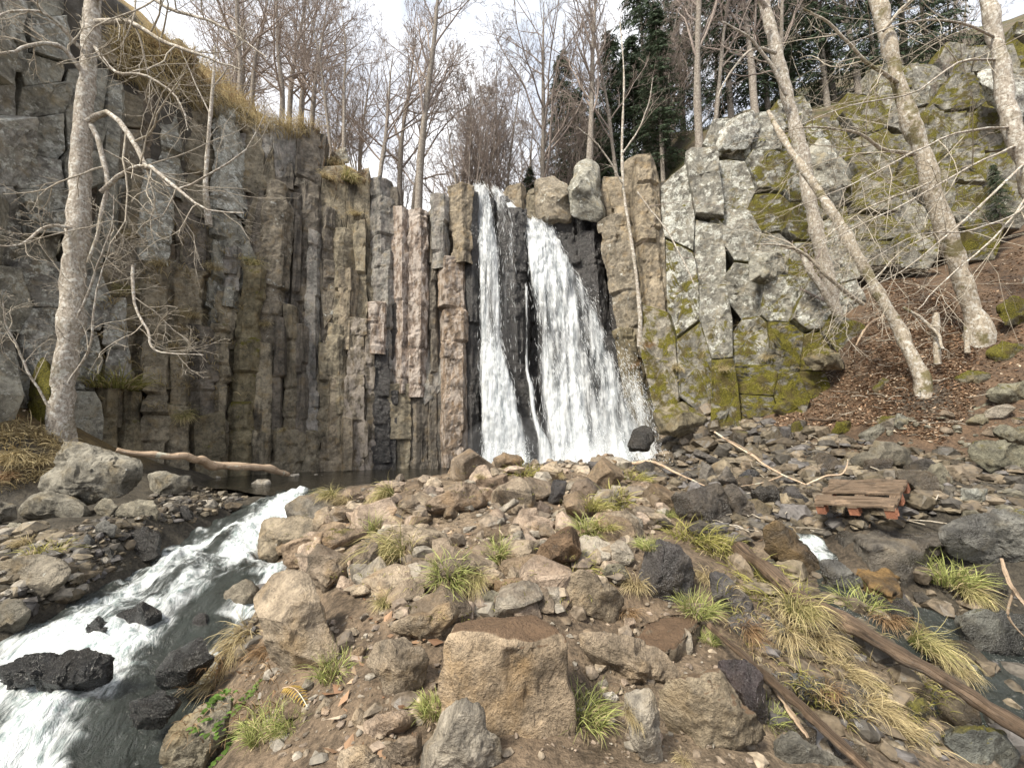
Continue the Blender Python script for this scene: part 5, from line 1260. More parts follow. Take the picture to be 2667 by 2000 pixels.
for k in range(16):
    U, F = hull_rock(4000 + k, 16 + k % 5, .06, 2)
    nr = U / np.linalg.norm(U, axis=1, keepdims=True)
    U = U + nr * (.05 * fbm(U * 1.8 + k, 4, k) - .04 * np.abs(fbm(U * 3.1 + k, 3, k + 3)))[:, None]
    me = new_mesh('stone', U, F, smooth=False); me.materials.append(M_ROCK)
    PROTO.append((me, U, F))
PROTO2 = [hull_rock(4200 + k, 13, 0, 0) for k in range(14)]
PROTO3 = [hull_rock(4300 + k, 24, 0, 0) for k in range(12)]
PREP = {'beside', 'between', 'at', 'in', 'left', 'right', 'under', 'with', 'behind', 'on', 'by', 'midway', 'below', 'to', 'against', 'above', 'furred', 'standing', 'of', 'forming', 'cut', 'tucked', 'half', 'leaning', 'from', 'awash', 'sloping'}
def short(l):
    w = l.split(); k = next((i for i, x in enumerate(w) if x in PREP and i > 1), len(w))
    return ' '.join(w[:k])
LABELS = {}
def place_stones(n, region, smin, smax, seed, tints, wet, group, moss=0.0, where=None):
    """scatter single stones over a patch of ground that the photograph shows, given as a pixel polygon"""
    r = np.random.default_rng(seed)
    reg = np.asarray(region, float); lo, hi = reg.min(0), reg.max(0)
    done = 0; used = {}
    while done < n:
        q = r.uniform(lo, hi, (400, 2))
        ins = np.zeros(400, bool)
        for (x0, y0), (x1, y1) in zip(reg, np.roll(reg, -1, 0)):
            c = ((y0 > q[:, 1]) != (y1 > q[:, 1])) & (q[:, 0] < (x1 - x0) * (q[:, 1] - y0) / (y1 - y0 + 1e-9) + x0)
            ins ^= c
        q = q[ins]
        G = cast(q[:, 0], q[:, 1])
        for (px, py), g in zip(q, G):
            if done >= n: break
            if g[1] > 18: continue
            s = smin + (smax - smin) * r.random() ** 2.2
            s *= g[1] / FOC
            me, U, F = PROTO[r.integers(len(PROTO))]
            rot = Matrix.Rotation(r.uniform(0, 6.28), 3, 'Z') @ Matrix.Rotation(r.normal(0, .35), 3, 'X') @ Matrix.Rotation(r.normal(0, .35), 3, 'Y')
            z = float(hgt(g[0], g[1])) + s * r.uniform(.05, .3)
            tint = np.array(tints[r.integers(len(tints))]) * r.uniform(.8, 1.2)
            size = 'tiny' if s * FOC / g[1] < 10 else ('small' if s * FOC / g[1] < 20 else 'fist-sized')
            colr = 'tan' if tint[0] > .2 else ('brown' if tint[0] > .12 else 'dark')
            j = min(range(len(HERO)), key=lambda k: (HERO[k][2][0] - px) ** 2 + (HERO[k][2][1] - py) ** 2)
            dx, dy = px - HERO[j][2][0], py - HERO[j][2][1]
            side = ('right of' if dx > 0 else 'left of') if abs(dx) > abs(dy) else ('in front of' if dy > 0 else 'behind')
            w_ = float(np.clip(wet + r.normal(0, .15), 0, 1)) if wet > 0 else 0.0
            fl = np.ptp(U[:, 2]) / np.ptp(U[:, 0])
            form = 'flat' if fl < .6 else ('blocky' if fl > .75 else 'angular')
            lab = '%s %s %s stone %s the %s' % (size, form, colr, side, short(HERO[j][1]))
            m_ = LABELS.setdefault(lab, 0); LABELS[lab] += 1
            if m_ == 1: lab += ', a little apart'
            if m_ > 1: lab += ', ' + ('nearer', 'farther', 'outermost')[min(m_ - 2, 2)]
            o = link('stone', me, None, loc=(g[0], g[1], z), label=lab, cat='stone', group=group, tint=list(tint), lichen=.08, moss=moss * float(r.random()), wet=w_, mud=.3 if wet < .3 else 0., streak=0., pale=0.)
            o.rotation_mode = 'QUATERNION'; o.rotation_quaternion = rot.to_quaternion(); o.scale = (s, s, s)
            V = (U @ np.array(rot).T) * s + np.array([g[0], g[1], z])
            ROCKS_BVH.append((V, F))
            done += 1
DR = [TAN, BRN, GRY, PNK, (.2, .15, .1)]; WR = [DRK, SLT, (.17, .135, .095), (.20, .165, .115), (.15, .118, .08), (.13, .105, .07)]
M0 = [(700, 1360), (1000, 1260), (1300, 1190), (1640, 1200), (1750, 1300), (1650, 1500), (1400, 1620), (1000, 1600), (800, 1480)]
FL0 = [(1620, 1190), (1800, 1120), (2050, 1110), (2250, 1150), (2500, 1200), (2480, 1330), (2150, 1400), (1900, 1420), (1750, 1290)]
FG0 = [(620, 1750), (900, 1600), (1150, 1600), (1150, 1990), (700, 1990)]
FG1 = [(1450, 1600), (1800, 1560), (2000, 1990), (1300, 1990)]
GU0 = [(1900, 1450), (2200, 1500), (2667, 1560), (2667, 1990), (2000, 1990)]
LB0 = [(190, 1370), (320, 1340), (480, 1290), (620, 1250), (620, 1330), (440, 1360), (330, 1480), (200, 1540), (120, 1440)]
CR0 = [(1260, 1185), (1640, 1165), (1780, 1140), (1800, 1200), (1640, 1230), (1300, 1230)]
NS0 = [(520, 1480), (720, 1500), (700, 1700), (470, 1800), (380, 1900), (420, 1650)]
LB1 = [(0, 1370), (130, 1370), (250, 1480), (200, 1570), (0, 1620)]
LB2 = [(370, 1300), (640, 1250), (650, 1300), (480, 1370), (380, 1360)]
RF0 = [(1690, 1130), (1850, 1060), (2010, 1090), (2010, 1150), (1750, 1175)]
RB1 = [(2350, 1210), (2500, 1180), (2667, 1240), (2667, 1360), (2450, 1350)]
RB0 = [(2250, 1080), (2480, 1050), (2667, 1050), (2667, 1300), (2400, 1220)]
place_stones(116, M0, 34, 96, 1, DR, .0, 'loose stones on the mound')
place_stones(11, FG0, 20, 52, 2, DR, .0, 'loose stones in the foreground mud')
place_stones(8, FG1, 18, 44, 3, DR, .0, 'loose stones in the foreground mud')
place_stones(66, FL0, 20, 56, 4, WR, .45, 'loose stones on the wet flats', .25)
place_stones(28, GU0, 26, 76, 5, WR, .5, 'loose stones in the right gully', .3)
place_stones(30, LB0, 9, 26, 6, WR + [GRY], .35, 'loose stones on the left bank')
place_stones(10, [(560, 1240), (900, 1225), (1080, 1230), (900, 1270), (640, 1330)], 8, 18, 7, [PAL, GRY, DRK], .4, 'stones in the pool shallows')
place_stones(24, CR0, 12, 30, 8, [BRN, DRK, (.16, .12, .09)], .25, 'loose stones along the crest below the falls', .15)
place_stones(12, NS0, 16, 44, 9, WR, .7, 'dark stones along the near stream edge')
place_stones(8, RB0, 14, 40, 10, [OLV, GRY, BRN], .0, 'stones on the right bank', .4)

# rubble and gravel too small to pick apart: one mass
def make_rubble():
    t = NT('rubble')
    pos = t.n('NewGeometry').outputs['Position']
    n = t.noise(pos, 14.0, 6, .65)
    k = t.ramp(n, .3, .7, .5, 1.5)
    kk = t.n('CombineColor'); [t.put(kk.inputs[i], k) for i in range(3)]
    base = t.mix(1.0, t.gattr('Col', True), kk.outputs[0], 'MULTIPLY')
    return t.done(t.principled(base, t.ramp(n, .35, .6, .28, .85), .45, t.bump(n, .7, .02)))
M_RUB = make_rubble()
def in_poly(reg, q):
    reg = np.asarray(reg, float); ins = np.zeros(len(q), bool)
    for (x0, y0), (x1, y1) in zip(reg, np.roll(reg, -1, 0)):
        ins ^= ((y0 > q[:, 1]) != (y1 > q[:, 1])) & (q[:, 0] < (x1 - x0) * (q[:, 1] - y0) / (y1 - y0 + 1e-9) + x0)
    return ins
def sample_poly(reg, n, r):
    reg = np.asarray(reg, float); out = []
    while sum(map(len, out)) < n:
        q = r.uniform(reg.min(0), reg.max(0), (n * 2, 2)); out.append(q[in_poly(reg, q)])
    return np.concatenate(out)[:n]
RV, RF, RC, _o = [], [], [], 0
for reg, n, s0, s1, tints, sd in ((M0, 2800, 2, 11, DR, 1), (M0, 560, 12, 46, DR, 11), (FG0, 45, 12, 36, DR, 12), (FG1, 40, 12, 30, DR, 13), (FL0, 620, 12, 40, WR, 14), (GU0, 240, 14, 50, WR, 15), (LB0, 150, 9, 24, WR + [GRY], 16), (CR0, 130, 9, 26, [BRN, DRK, TAN], 17), (NS0, 70, 14, 44, WR, 18), (LB1, 260, 5, 30, WR + [GRY], 19), (LB2, 160, 4, 20, WR, 20), (RF0, 300, 5, 30, WR, 21), (RB1, 260, 4, 34, WR + [OLV], 22), (FG0, 700, 2, 13, DR, 2), (FG1, 600, 2, 12, DR, 3), (FL0, 2200, 2, 18, WR, 4), (GU0, 500, 3, 18, WR, 5), (LB0, 420, 2, 10, WR + [GRY], 6),
                                  (CR0, 420, 2, 10, [BRN, DRK], 7), (NS0, 250, 3, 16, WR, 8), (RB0, 160, 3, 14, [OLV, BRN], 9)):
    r = np.random.default_rng(7000 + sd)
    q = sample_poly(reg, n, r); G = cast(q[:, 0], q[:, 1])
    for g in G:
        if g[1] > 18: continue
        s = (s0 + (s1 - s0) * r.random() ** 2.5) * g[1] / FOC
        U, F2 = (PROTO3 if s * FOC / g[1] > 11 else PROTO2)[r.integers(12)]
        U = U * r.uniform(.7, 1.2, 3)
        a = r.uniform(0, 6.28); ca, sa = math.cos(a), math.sin(a)
        U = np.c_[U[:, 0] * ca - U[:, 1] * sa, U[:, 0] * sa + U[:, 1] * ca, U[:, 2]] * s
        RV.append(U + (g[0], g[1], float(hgt(g[0], g[1])) + s * r.uniform(-.1, .35))); RF.append(F2 + _o); _o += len(U)
        RC.append(np.repeat((np.array(tints[r.integers(len(tints))]) * r.uniform(.5, .95))[None], len(U), 0))
link('gravel', new_mesh('gravel', np.concatenate(RV), np.concatenate(RF), smooth=False, col=np.concatenate(RC)), M_RUB, kind='stuff', label='loose gravel and rubble strewn between the boulders', cat='gravel')

# surfaces that smaller things can be set down on
_vs, _fs, _o = [], [], 0
for V, F in ROCKS_BVH + [(np.stack([XX, YY, ZZ], -1).reshape(-1, 3), grid_faces(len(GY), len(GX)))]:
    _vs.append(V)
    ff = F if F.shape[1] == 3 else np.concatenate([F[:, :3], F[:, [0, 2, 3]]])
    _fs.append(ff + _o); _o += len(V)
BVH = BVHTree.FromPolygons(np.concatenate(_vs).tolist(), np.concatenate(_fs).tolist())
def touch(px, py):
    """first surface a pixel's ray meets: point, normal"""
    sx, sz = slope(px, py)
    d = Vector((float(sx), 1.0, float(sz)))
    loc, nor, _, _ = BVH.ray_cast(Vector((0, 0, CAMZ)) + d * 1.2, d)
    if loc is None: return None, None
    if nor.dot(d) > 0: nor = -nor
    return loc, nor
def drop(x, y, z0=30.0):
    loc, nor, _, _ = BVH.ray_cast(Vector((x, y, z0)), Vector((0, 0, -1)))
    return loc, nor
# ---------------------------------------------------------------- trees
def grow(P, Rr, count, start, ratio, ang, up, wig, nseg, rr, r, taper=.3, rmin=.004, tend=.98):
    """children of every branch line in P (N,n,3)"""
    N, n, _ = P.shape
    t = start + (tend - start) * (np.arange(count)[None] + r.uniform(0, 1, (N, count))) / count
    f = t * (n - 1); i = np.clip(f.astype(int), 0, n - 2); f = f - i
    I = np.arange(N)[:, None]
    B = P[I, i] * (1 - f)[..., None] + P[I, i + 1] * f[..., None]
    T = P[I, i + 1] - P[I, i]; T = T / (np.linalg.norm(T, axis=-1, keepdims=True) + 1e-9)
    rb = (Rr[I, i] * (1 - f) + Rr[I, i + 1] * f) * rr
    L = np.linalg.norm(np.diff(P, axis=1), axis=-1).sum(1)[:, None] * ratio * (1.15 - .75 * t) * r.uniform(.65, 1.25, (N, count))
    B, T, rb, L = B.reshape(-1, 3), T.reshape(-1, 3), rb.ravel(), L.ravel()
    K = len(B)
    X = np.cross(T, r.normal(size=(K, 3))); X /= np.linalg.norm(X, axis=1, keepdims=True) + 1e-9
    a = np.radians(ang) * r.uniform(.7, 1.3, K)[:, None]
    d = T * np.cos(a) + X * np.sin(a)
    d = d + np.array([0, 0, up]); d /= np.linalg.norm(d, axis=1, keepdims=True)
    out = [B]; cur = d
    for s in range(nseg - 1):
        out.append(out[-1] + cur * (L / (nseg - 1))[:, None])
        cur = cur + r.normal(0, wig, (K, 3)) + np.array([0, 0, up * .35]); cur /= np.linalg.norm(cur, axis=1, keepdims=True)
    R_ = np.maximum(rb[:, None] * np.linspace(1, taper, nseg)[None], rmin)
    return np.stack(out, 1), R_
def bare_tree(seed, H, r0, lean=.03, first=.3, n1=16, ang=48, ratio=.42, multi=1, fine=1.0):
    r = np.random.default_rng(seed)
    tr = []
    for m in range(multi):
        n = 14
        dirv = np.array([r.normal(0, lean), r.normal(0, lean), 1.0])
        if multi > 1: dirv[:2] += r.normal(0, .2, 2)
        p = [np.array([r.normal(0, .12 * (multi > 1)), r.normal(0, .12 * (multi > 1)), -.6])]
        for k in range(n - 1):
            dirv = dirv + np.r_[r.normal(0, .035, 2), .03]
            p.append(p[-1] + dirv / np.linalg.norm(dirv) * (H + .6) / (n - 1) * (1 if m == 0 else r.uniform(.75, 1)))
        tr.append(p)
    P0 = np.array(tr); R0 = np.repeat((r0 * (np.linspace(1, 0, 14) ** .8 * .93 + .07))[None], multi, 0)
    P1, R1 = grow(P0, R0, n1, first, ratio, ang, .22, .13, 8, .5, r, .25)
    P2, R2 = grow(P1, R1, 7, .2, .48, 44, .16, .16, 6, .6, r, .35, .006)
    P3, R3 = grow(P2, R2, 5, .15, .5, 40, .1, .18, 5, .65, r, .5, .0055)
    P4, R4 = grow(P3, R3, int(4 * fine), .2, .55, 38, .06, .15, 4, .7, r, .6, .005)
    tv, tf = tubes(P0, R0, 10, .18)
    cv = join([tubes(P1, R1, 5), tubes(P2, R2, 4), tubes(P3, R3, 3), tubes(P4[:, ::3], R4[:, ::3], 3)])
    return new_mesh('trunk', tv, tf), new_mesh('crown', *cv)
def conifer(seed, H, spread):
    r = np.random.default_rng(seed)
    P0 = np.stack([np.zeros(10), np.zeros(10), np.linspace(-.6, H, 10)], -1)[None]; R0 = (np.linspace(1, .05, 10) * H * .012)[None]
    nb = 330
    t = np.sort(r.uniform(.1, .99, nb)); az = r.uniform(0, 6.28, nb)
    L = spread * (1.04 - t) ** .8 * r.uniform(.7, 1.15, nb) + .15
    k = np.linspace(0, 1, 6)
    dx = np.cos(az)[:, None] * L[:, None] * k; dy = np.sin(az)[:, None] * L[:, None] * k
    dz = L[:, None] * (.22 * k - .62 * k ** 2)
    P1 = np.stack([dx, dy, dz + (t * H)[:, None]], -1); R1 = np.repeat((.02 * np.linspace(1, .3, 6))[None], nb, 0)
    # needle sprays along each branch
    m = 46
    f = r.uniform(.12, 1, (nb, m)) * 5; i = np.clip(f.astype(int), 0, 4); f = f - i; I = np.arange(nb)[:, None]
    B = (P1[I, i] * (1 - f)[..., None] + P1[I, i + 1] * f[..., None]).reshape(-1, 3)
    T = (P1[I, i + 1] - P1[I, i]).reshape(-1, 3); T /= np.linalg.norm(T, axis=1, keepdims=True)
    S = np.cross(T, [0, 0, 1]); S /= np.linalg.norm(S, axis=1, keepdims=True) + 1e-9
    sg = r.choice([-1, 1], len(B))[:, None]
    d = T * r.uniform(.2, .8, (len(B), 1)) + S * sg * r.uniform(.5, 1, (len(B), 1)) + np.c_[np.zeros((len(B), 2)), r.uniform(-.7, .0, len(B))]
    d /= np.linalg.norm(d, axis=1, keepdims=True)
    ln = r.uniform(.12, .40, len(B))[:, None]; wd = r.uniform(.012, .035, len(B))[:, None]
    w = np.cross(d, r.normal(size=(len(B), 3))); w /= np.linalg.norm(w, axis=1, keepdims=True)
    V = np.stack([B, B + d * ln * .5 + w * wd, B + d * ln, B + d * ln * .5 - w * wd], 1).reshape(-1, 3)
    F = np.arange(len(V)).reshape(-1, 4)
    g = r.uniform(.6, 1.4, (len(B), 1)) * np.array([.045, .068, .036])
    c = np.repeat(g, 4, 0)
    bv, bf = tubes(P1, R1, 3)
    V2, F2_ = join([(V, F), (bv, bf)])
    c = np.concatenate([c, np.repeat([[.05, .04, .03]], len(bv), 0)])
    tv, tf = tubes(P0, R0, 8, .1)
    return new_mesh('trunk', tv, tf), new_mesh('crown', V2, F2_, col=c)
TREES = {'tall': bare_tree(11, 15, .20, .02, .35, 18, 42, .34), 'wide': bare_tree(12, 12, .17, .04, .22, 18, 52, .45), 'slim': bare_tree(13, 12, .10, .03, .3, 18, 40, .32),
         'oak': bare_tree(14, 11, .16, .06, .2, 16, 58, .5), 'clump': bare_tree(15, 9, .07, .06, .15, 10, 36, .38, multi=5), 'young': bare_tree(16, 7, .045, .04, .15, 16, 40, .36)}
TREES['fir'] = conifer(21, 15, 2.6); TREES['fir2'] = conifer(22, 13, 3.0)
def plant_tree(kind, x, y, s, rz, label, group=None, name='bare_tree', bark=None, tilt=(0, 0)):
    tr, cr = TREES[kind]
    loc, _ = drop(x, y)
    z = loc.z if loc else float(ground_h(np.array(x), np.array(y)))
    o = empty(name, (x, y, z), label, 'tree', group)
    o.rotation_euler = (tilt[0], tilt[1], rz); o.scale = (s, s, s)
    if not tr.materials: tr.materials.append(bark or M_BARK_GREY)
    if not cr.materials: cr.materials.append(M_NEEDLE if kind.startswith('fir') else M_TWIG)
    link('trunk', tr, None, o); link('crown', cr, None, o)
    return o
def px_x(px, y): return float((px - 1333.5) / FOC * y / .94)
HT = [  # photo x, distance, kind, scale, label
    (1090, 18.3, 'tall', 1.05, 'tall bare tree with straight trunk in the notch left of the falls'),
    (985, 19.5, 'oak', .9, 'bare spreading tree above the cliff, left of the tall straight one'),
    (888, 18.0, 'slim', 1.05, 'slender pale tree beside the grey rock on the cliff edge'),
    (865, 18.6, 'slim', .9, 'slender tree just left of the pale one on the cliff edge'),
    (1200, 24, 'wide', 1.1, 'bare tree with a fan-shaped crown above the falls'),
    (1300, 20.5, 'clump', 1.3, 'dark multi-stemmed tree right behind the lip of the falls'),
    (1535, 18.4, 'tall', .95, 'leaning bare tree with a thick trunk right of the falls'),
    (1420, 21, 'wide', 1.2, 'wide bare tree behind the boulders right of the falls'),
    (1625, 19.5, 'slim', 1.25, 'slim grey tree left of the dark conifer'),
    (1830, 16.5, 'tall', .95, 'grey-trunked bare tree on top of the lichen outcrop'),
    (1860, 17.2, 'slim', 1.2, 'slim tree close behind the grey-trunked one on the outcrop'),
    (1985, 17.0, 'tall', .9, 'bare tree above the right end of the outcrop'),
    (720, 19, 'oak', 1.0, 'bare tree with a reddish twiggy crown above the grass slope'),
    (600, 17.5, 'oak', .85, 'bare twiggy tree leaning over the dry grass slope'),
    (800, 22, 'wide', 1.0, 'bare wide-crowned tree far behind the cliff edge'),
    (1075, 26, 'oak', 1.2, 'pale far bare tree behind the tall straight one')]
for i, (px, y, k, s, lab) in enumerate(HT):
    plant_tree(k, px_x(px, y), y, s, i * 1.3, lab, tilt=(0, R(-6) if i == 6 else 0))
_r = np.random.default_rng(90)
ORD = ['first', 'second', 'third', 'fourth', 'fifth', 'sixth', 'seventh', 'eighth', 'ninth', 'tenth', 'eleventh', 'twelfth', 'thirteenth', 'fourteenth', 'fifteenth', 'sixteenth', 'seventeenth', 'eighteenth', 'nineteenth', 'twentieth'] + ['last'] * 40
ADJ = {'wide': 'wide-crowned', 'slim': 'slim', 'oak': 'crooked spreading', 'clump': 'many-stemmed', 'tall': 'tall straight', 'young': 'young thin'}
WOODL = [(760, 'the thicket above the grass slope'), (1190, 'the thin row behind the notch'), (1480, 'the wood behind the waterfall'), (2000, 'the wood above the lichen outcrop'), (2700, 'the steep slope at the upper right')]
spots = []
for i in range(54):
    px = _r.uniform(500, 1150) if i < 26 else _r.uniform(1180, 1900)
    y = _r.uniform(27, 48) if i < 26 else _r.uniform(18.5, 30)
    if i < 26 and i % 6 == 0: y = _r.uniform(20, 26)
    spots.append((px, y, str(_r.choice(['wide', 'oak', 'clump'] if i < 26 else ['wide', 'slim', 'oak', 'clump', 'clump', 'young'])), _r.uniform(.7, 1.2)))
for i in range(12):
    spots.append((_r.uniform(2050, 2667), _r.uniform(15.5, 20), str(_r.choice(['slim', 'young', 'tall'])), _r.uniform(.6, .9)))
_seen = {}
for px, y, k, sc_ in sorted(spots):
    zone = next(l for q, l in WOODL if px < q); m_ = _seen.get((zone, k), 0); _seen[(zone, k)] = m_ + 1
    plant_tree(k, px_x(px, y), y, sc_, _r.uniform(0, 6.28), '%s bare tree, %s from left in %s' % (ADJ[k], ORD[m_], zone), 'bare trees of the wood')
for px, y, k, s, lab in [(1730, 19, 'fir', .72, 'dark conifer behind the lichen outcrop'), (1660, 21, 'fir2', .9, 'bushy dark conifer left of the other behind the outcrop'), (1470, 26, 'fir', 1.1, 'tall conifer rising behind the bare wood'),
                         (1380, 22, 'fir2', .42, 'small conifer behind the boulders beside the falls'), (1920, 19, 'fir', 1.0, 'tall dark conifer above the outcrop'), (2020, 20.5, 'fir2', 1.05, 'broad dark conifer on the upper right slope'),
                         (2180, 18.5, 'fir', .9, 'dark conifer high on the right slope'), (2320, 18, 'fir2', .85, 'conifer with drooping boughs at the top right'), (2470, 17.5, 'fir', .8, 'conifer near the upper right corner'),
                         (1790, 24, 'fir', 1.15, 'far conifer between the grey trunks'), (1560, 24, 'fir2', .8, 'half-hidden conifer behind the leaning tree'), (2090, 23, 'fir', 1.1, 'far conifer against the sky on the right slope'),
                         (2620, 17, 'fir2', .75, 'conifer in the upper right corner'), (1600, 22, 'fir', .95, 'tall conifer right of the leaning bare tree'), (1510, 29, 'fir2', 1.3, 'far broad conifer above the boulders beside the falls'), (1690, 26, 'fir', 1.3, 'tallest far conifer behind the sapling'), (2600, 11.8, 'fir2', .16, 'low young conifer beside the mossy boulders on the right slope')]:
    plant_tree(k, px_x(px, y), y, s, _r.uniform(0, 6), lab, name='conifer')

# ---- the near trees, traced
def line_px(pts, Y0, Y1=None):
    """pixel polyline with widths -> 3D centre line and radii, from distance Y0 to Y1"""
    pts = np.asarray(pts, float); n = len(pts)
    Y = 1 / np.linspace(1 / Y0, 1 / (Y1 or Y0), n)
    C = at(pts[:, 0], pts[:, 1], Y)
    return np.c_[C, pts[:, 2] / 2 / FOC * Y * Y / np.hypot(Y, C[:, 0])]
def traced_tree(name, label, trunk, branches, twig_cfg, bark, twig_mat, seed, moss_base=None):
    r = np.random.default_rng(seed)
    T = resample(trunk, 60)
    o = empty(name, tuple(T[0, :3]), label, 'tree')
    dn = T[0].copy(); dn[:3] += (T[0, :3] - T[3, :3]) / np.linalg.norm(T[0, :3] - T[3, :3]) * .15 + np.array([0, .25, -.9]); dn[3] *= 1.3
    T = np.vstack([dn, T])
    O = np.array(o.location)
    R_ = T[:, 3].copy()
    fl = np.linspace(0, 1, 61); R_ = R_ * (1 + .22 * np.exp(-fl * 22)) * (1 + .10 * vnoise(np.c_[fl * 26, np.full(61, seed), np.zeros(61)], 4))
    V, F = tubes(T[None, :, :3], R_[None], 24, .26)
    link('trunk', new_mesh('trunk', V - O, F), bark, o)
    lines, rad = [], []
    for b in branches:
        q = resample(b, 16); q[:, :3] += np.cumsum(r.normal(0, .012, (16, 3)), 0)
        V, F = tubes(q[None, :, :3], q[None, :, 3], 7, .15)
        link('branch', new_mesh('branch', V - O, F), bark, o)
        lines.append(q[:, :3]); rad.append(q[:, 3])
    if lines and twig_cfg:
        P1, R1 = np.array(lines), np.array(rad)
        c2, c3, rt2, rt3, up = twig_cfg
        P2, R2 = grow(P1, R1, c2, .15, rt2, 48, up, .16, 9, .45, r, .35, .004)
        P3, R3 = grow(P2, R2, c3, .15, rt3, 42, up * .6, .17, 6, .6, r, .5, .003)
        P4, R4 = grow(P3, R3, 3, .2, .5, 40, up * .5, .15, 4, .7, r, .6, .0026)
        V, F = join([tubes(P2, R2, 5), tubes(P3, R3, 4), tubes(P4, R4, 3)])
        link('crown', new_mesh('crown', V - O, F), twig_mat, o)
    return o
B = line_px
traced_tree('bare_tree', 'thick pale-barked tree with gnarled low branches against the left cliff',
            B([(148, 1135, 80), (165, 1000, 68), (185, 850, 70), (192, 700, 72), (207, 550, 70), (211, 400, 70), (227, 200, 62), (240, 60, 56), (255, -150, 48)], 9.0),
            [B([(225, 325, 26), (290, 300, 22), (345, 370, 20), (380, 440, 18), (400, 442, 14), (470, 500, 12), (540, 550, 7), (640, 560, 4)], 9.0, 8.3),
             B([(235, 320, 20), (262, 390, 18), (272, 480, 17), (255, 560, 15), (240, 620, 13), (215, 680, 11)], 9.0, 8.7),
             B([(265, 500, 18), (310, 460, 16), (350, 440, 13), (400, 442, 11), (460, 495, 10), (530, 470, 7), (640, 400, 4), (700, 290, 3)], 8.9, 8.2),
             B([(345, 690, 10), (352, 790, 9), (390, 860, 8), (400, 900, 7), (450, 915, 5), (545, 920, 3)], 8.8, 8.3),
             B([(225, 200, 24), (150, 120, 18), (60, 130, 13), (-40, 150, 9)], 9.0, 7.6), B([(240, 60, 26), (330, 60, 20), (420, 110, 15), (520, 150, 10), (620, 190, 5)], 9.0, 7.8),
             B([(245, 0, 26), (340, -30, 18), (450, 30, 14), (560, 60, 9), (700, 150, 4)], 9.0, 7.4), B([(205, 600, 16), (120, 590, 11), (60, 640, 8), (-30, 640, 5)], 8.9, 7.8),
             B([(200, 830, 8), (225, 760, 8), (255, 700, 7), (290, 620, 5), (310, 520, 3)], 8.8, 8.5), B([(175, 1000, 9), (235, 900, 8), (262, 760, 6), (300, 640, 4)], 8.7, 8.3),
             B([(130, 1060, 9), (70, 960, 8), (20, 860, 6), (0, 780, 4)], 8.7, 8.0), B([(230, 150, 20), (120, 40, 13), (20, 30, 9), (-60, 60, 6)], 8.9, 7.2),
             B([(240, 110, 18), (300, 180, 13), (380, 190, 10), (470, 250, 6), (500, 330, 3)], 9.0, 8.2)],
            (8, 6, .5, .5, .08), M_BARK_PALE, M_TWIG_PALE, 61)
traced_tree('bare_tree', 'leaning pale tree with a short forked stem on the mossy outcrop',
            B([(2176, 830, 44), (2155, 720, 42), (2125, 600, 44), (2100, 450, 43), (2070, 330, 40), (2030, 170, 38), (1990, 0, 34), (1965, -120, 30)], 12.25, 11.2),
            [B([(2178, 815, 24), (2140, 760, 22), (2100, 700, 20), (2088, 670, 18)], 11.7), B([(2050, 250, 16), (2000, 160, 11), (1950, 100, 8), (1880, 60, 4)], 11.3, 10.6),
             B([(2020, 140, 13), (1960, 130, 9), (1900, 200, 6), (1870, 260, 3)], 11.2, 10.5), B([(1995, 20, 18), (1940, -40, 12), (1850, -60, 8)], 11.0, 10.2)],
            (6, 5, .6, .5, .05), M_BARK_PALE, M_TWIG, 62)
traced_tree('bare_tree', 'mossy leaning trunk rooted in the leaf litter, crossing behind the forked tree',
            B([(2405, 992, 46), (2355, 885, 38), (2295, 775, 34), (2240, 680, 34), (2175, 565, 30), (2120, 480, 25), (2050, 380, 20), (2000, 290, 12)], 8.9, 10.6),
            [B([(2250, 790, 15), (2170, 735, 13), (2090, 660, 11), (2030, 640, 7), (1960, 640, 3)], 9.2, 8.6), B([(2350, 800, 10), (2420, 850, 12), (2450, 920, 10)], 9.0, 8.7)],
            (4, 4, .5, .5, .0), M_BARK_MOSS, M_TWIG_PALE, 63)
traced_tree('bare_tree', 'tall thick leaning tree on the right slope with a mossy collar',
            B([(2548, 868, 70), (2505, 720, 60), (2440, 540, 56), (2402, 400, 54), (2350, 250, 50), (2312, 100, 50), (2270, -50, 46), (2240, -180, 40)], 9.6, 9.0),
            [B([(2385, 400, 15), (2300, 385, 13), (2230, 340, 10), (2120, 330, 6), (2040, 350, 3)], 9.3, 8.2), B([(2340, 220, 18), (2250, 160, 13), (2150, 60, 9), (2080, 20, 5)], 9.2, 8.2),
             B([(2420, 480, 10), (2330, 520, 8), (2230, 570, 5), (2140, 640, 3)], 9.2, 7.8), B([(2300, 80, 16), (2380, 0, 12), (2460, -40, 8)], 9.0, 8.2),
             B([(2460, 600, 9), (2360, 640, 7), (2260, 740, 4), (2200, 780, 2.5)], 9.3, 8.0)],
            (8, 4, .6, .5, .0), M_BARK_MOSS, M_TWIG_PALE, 64)
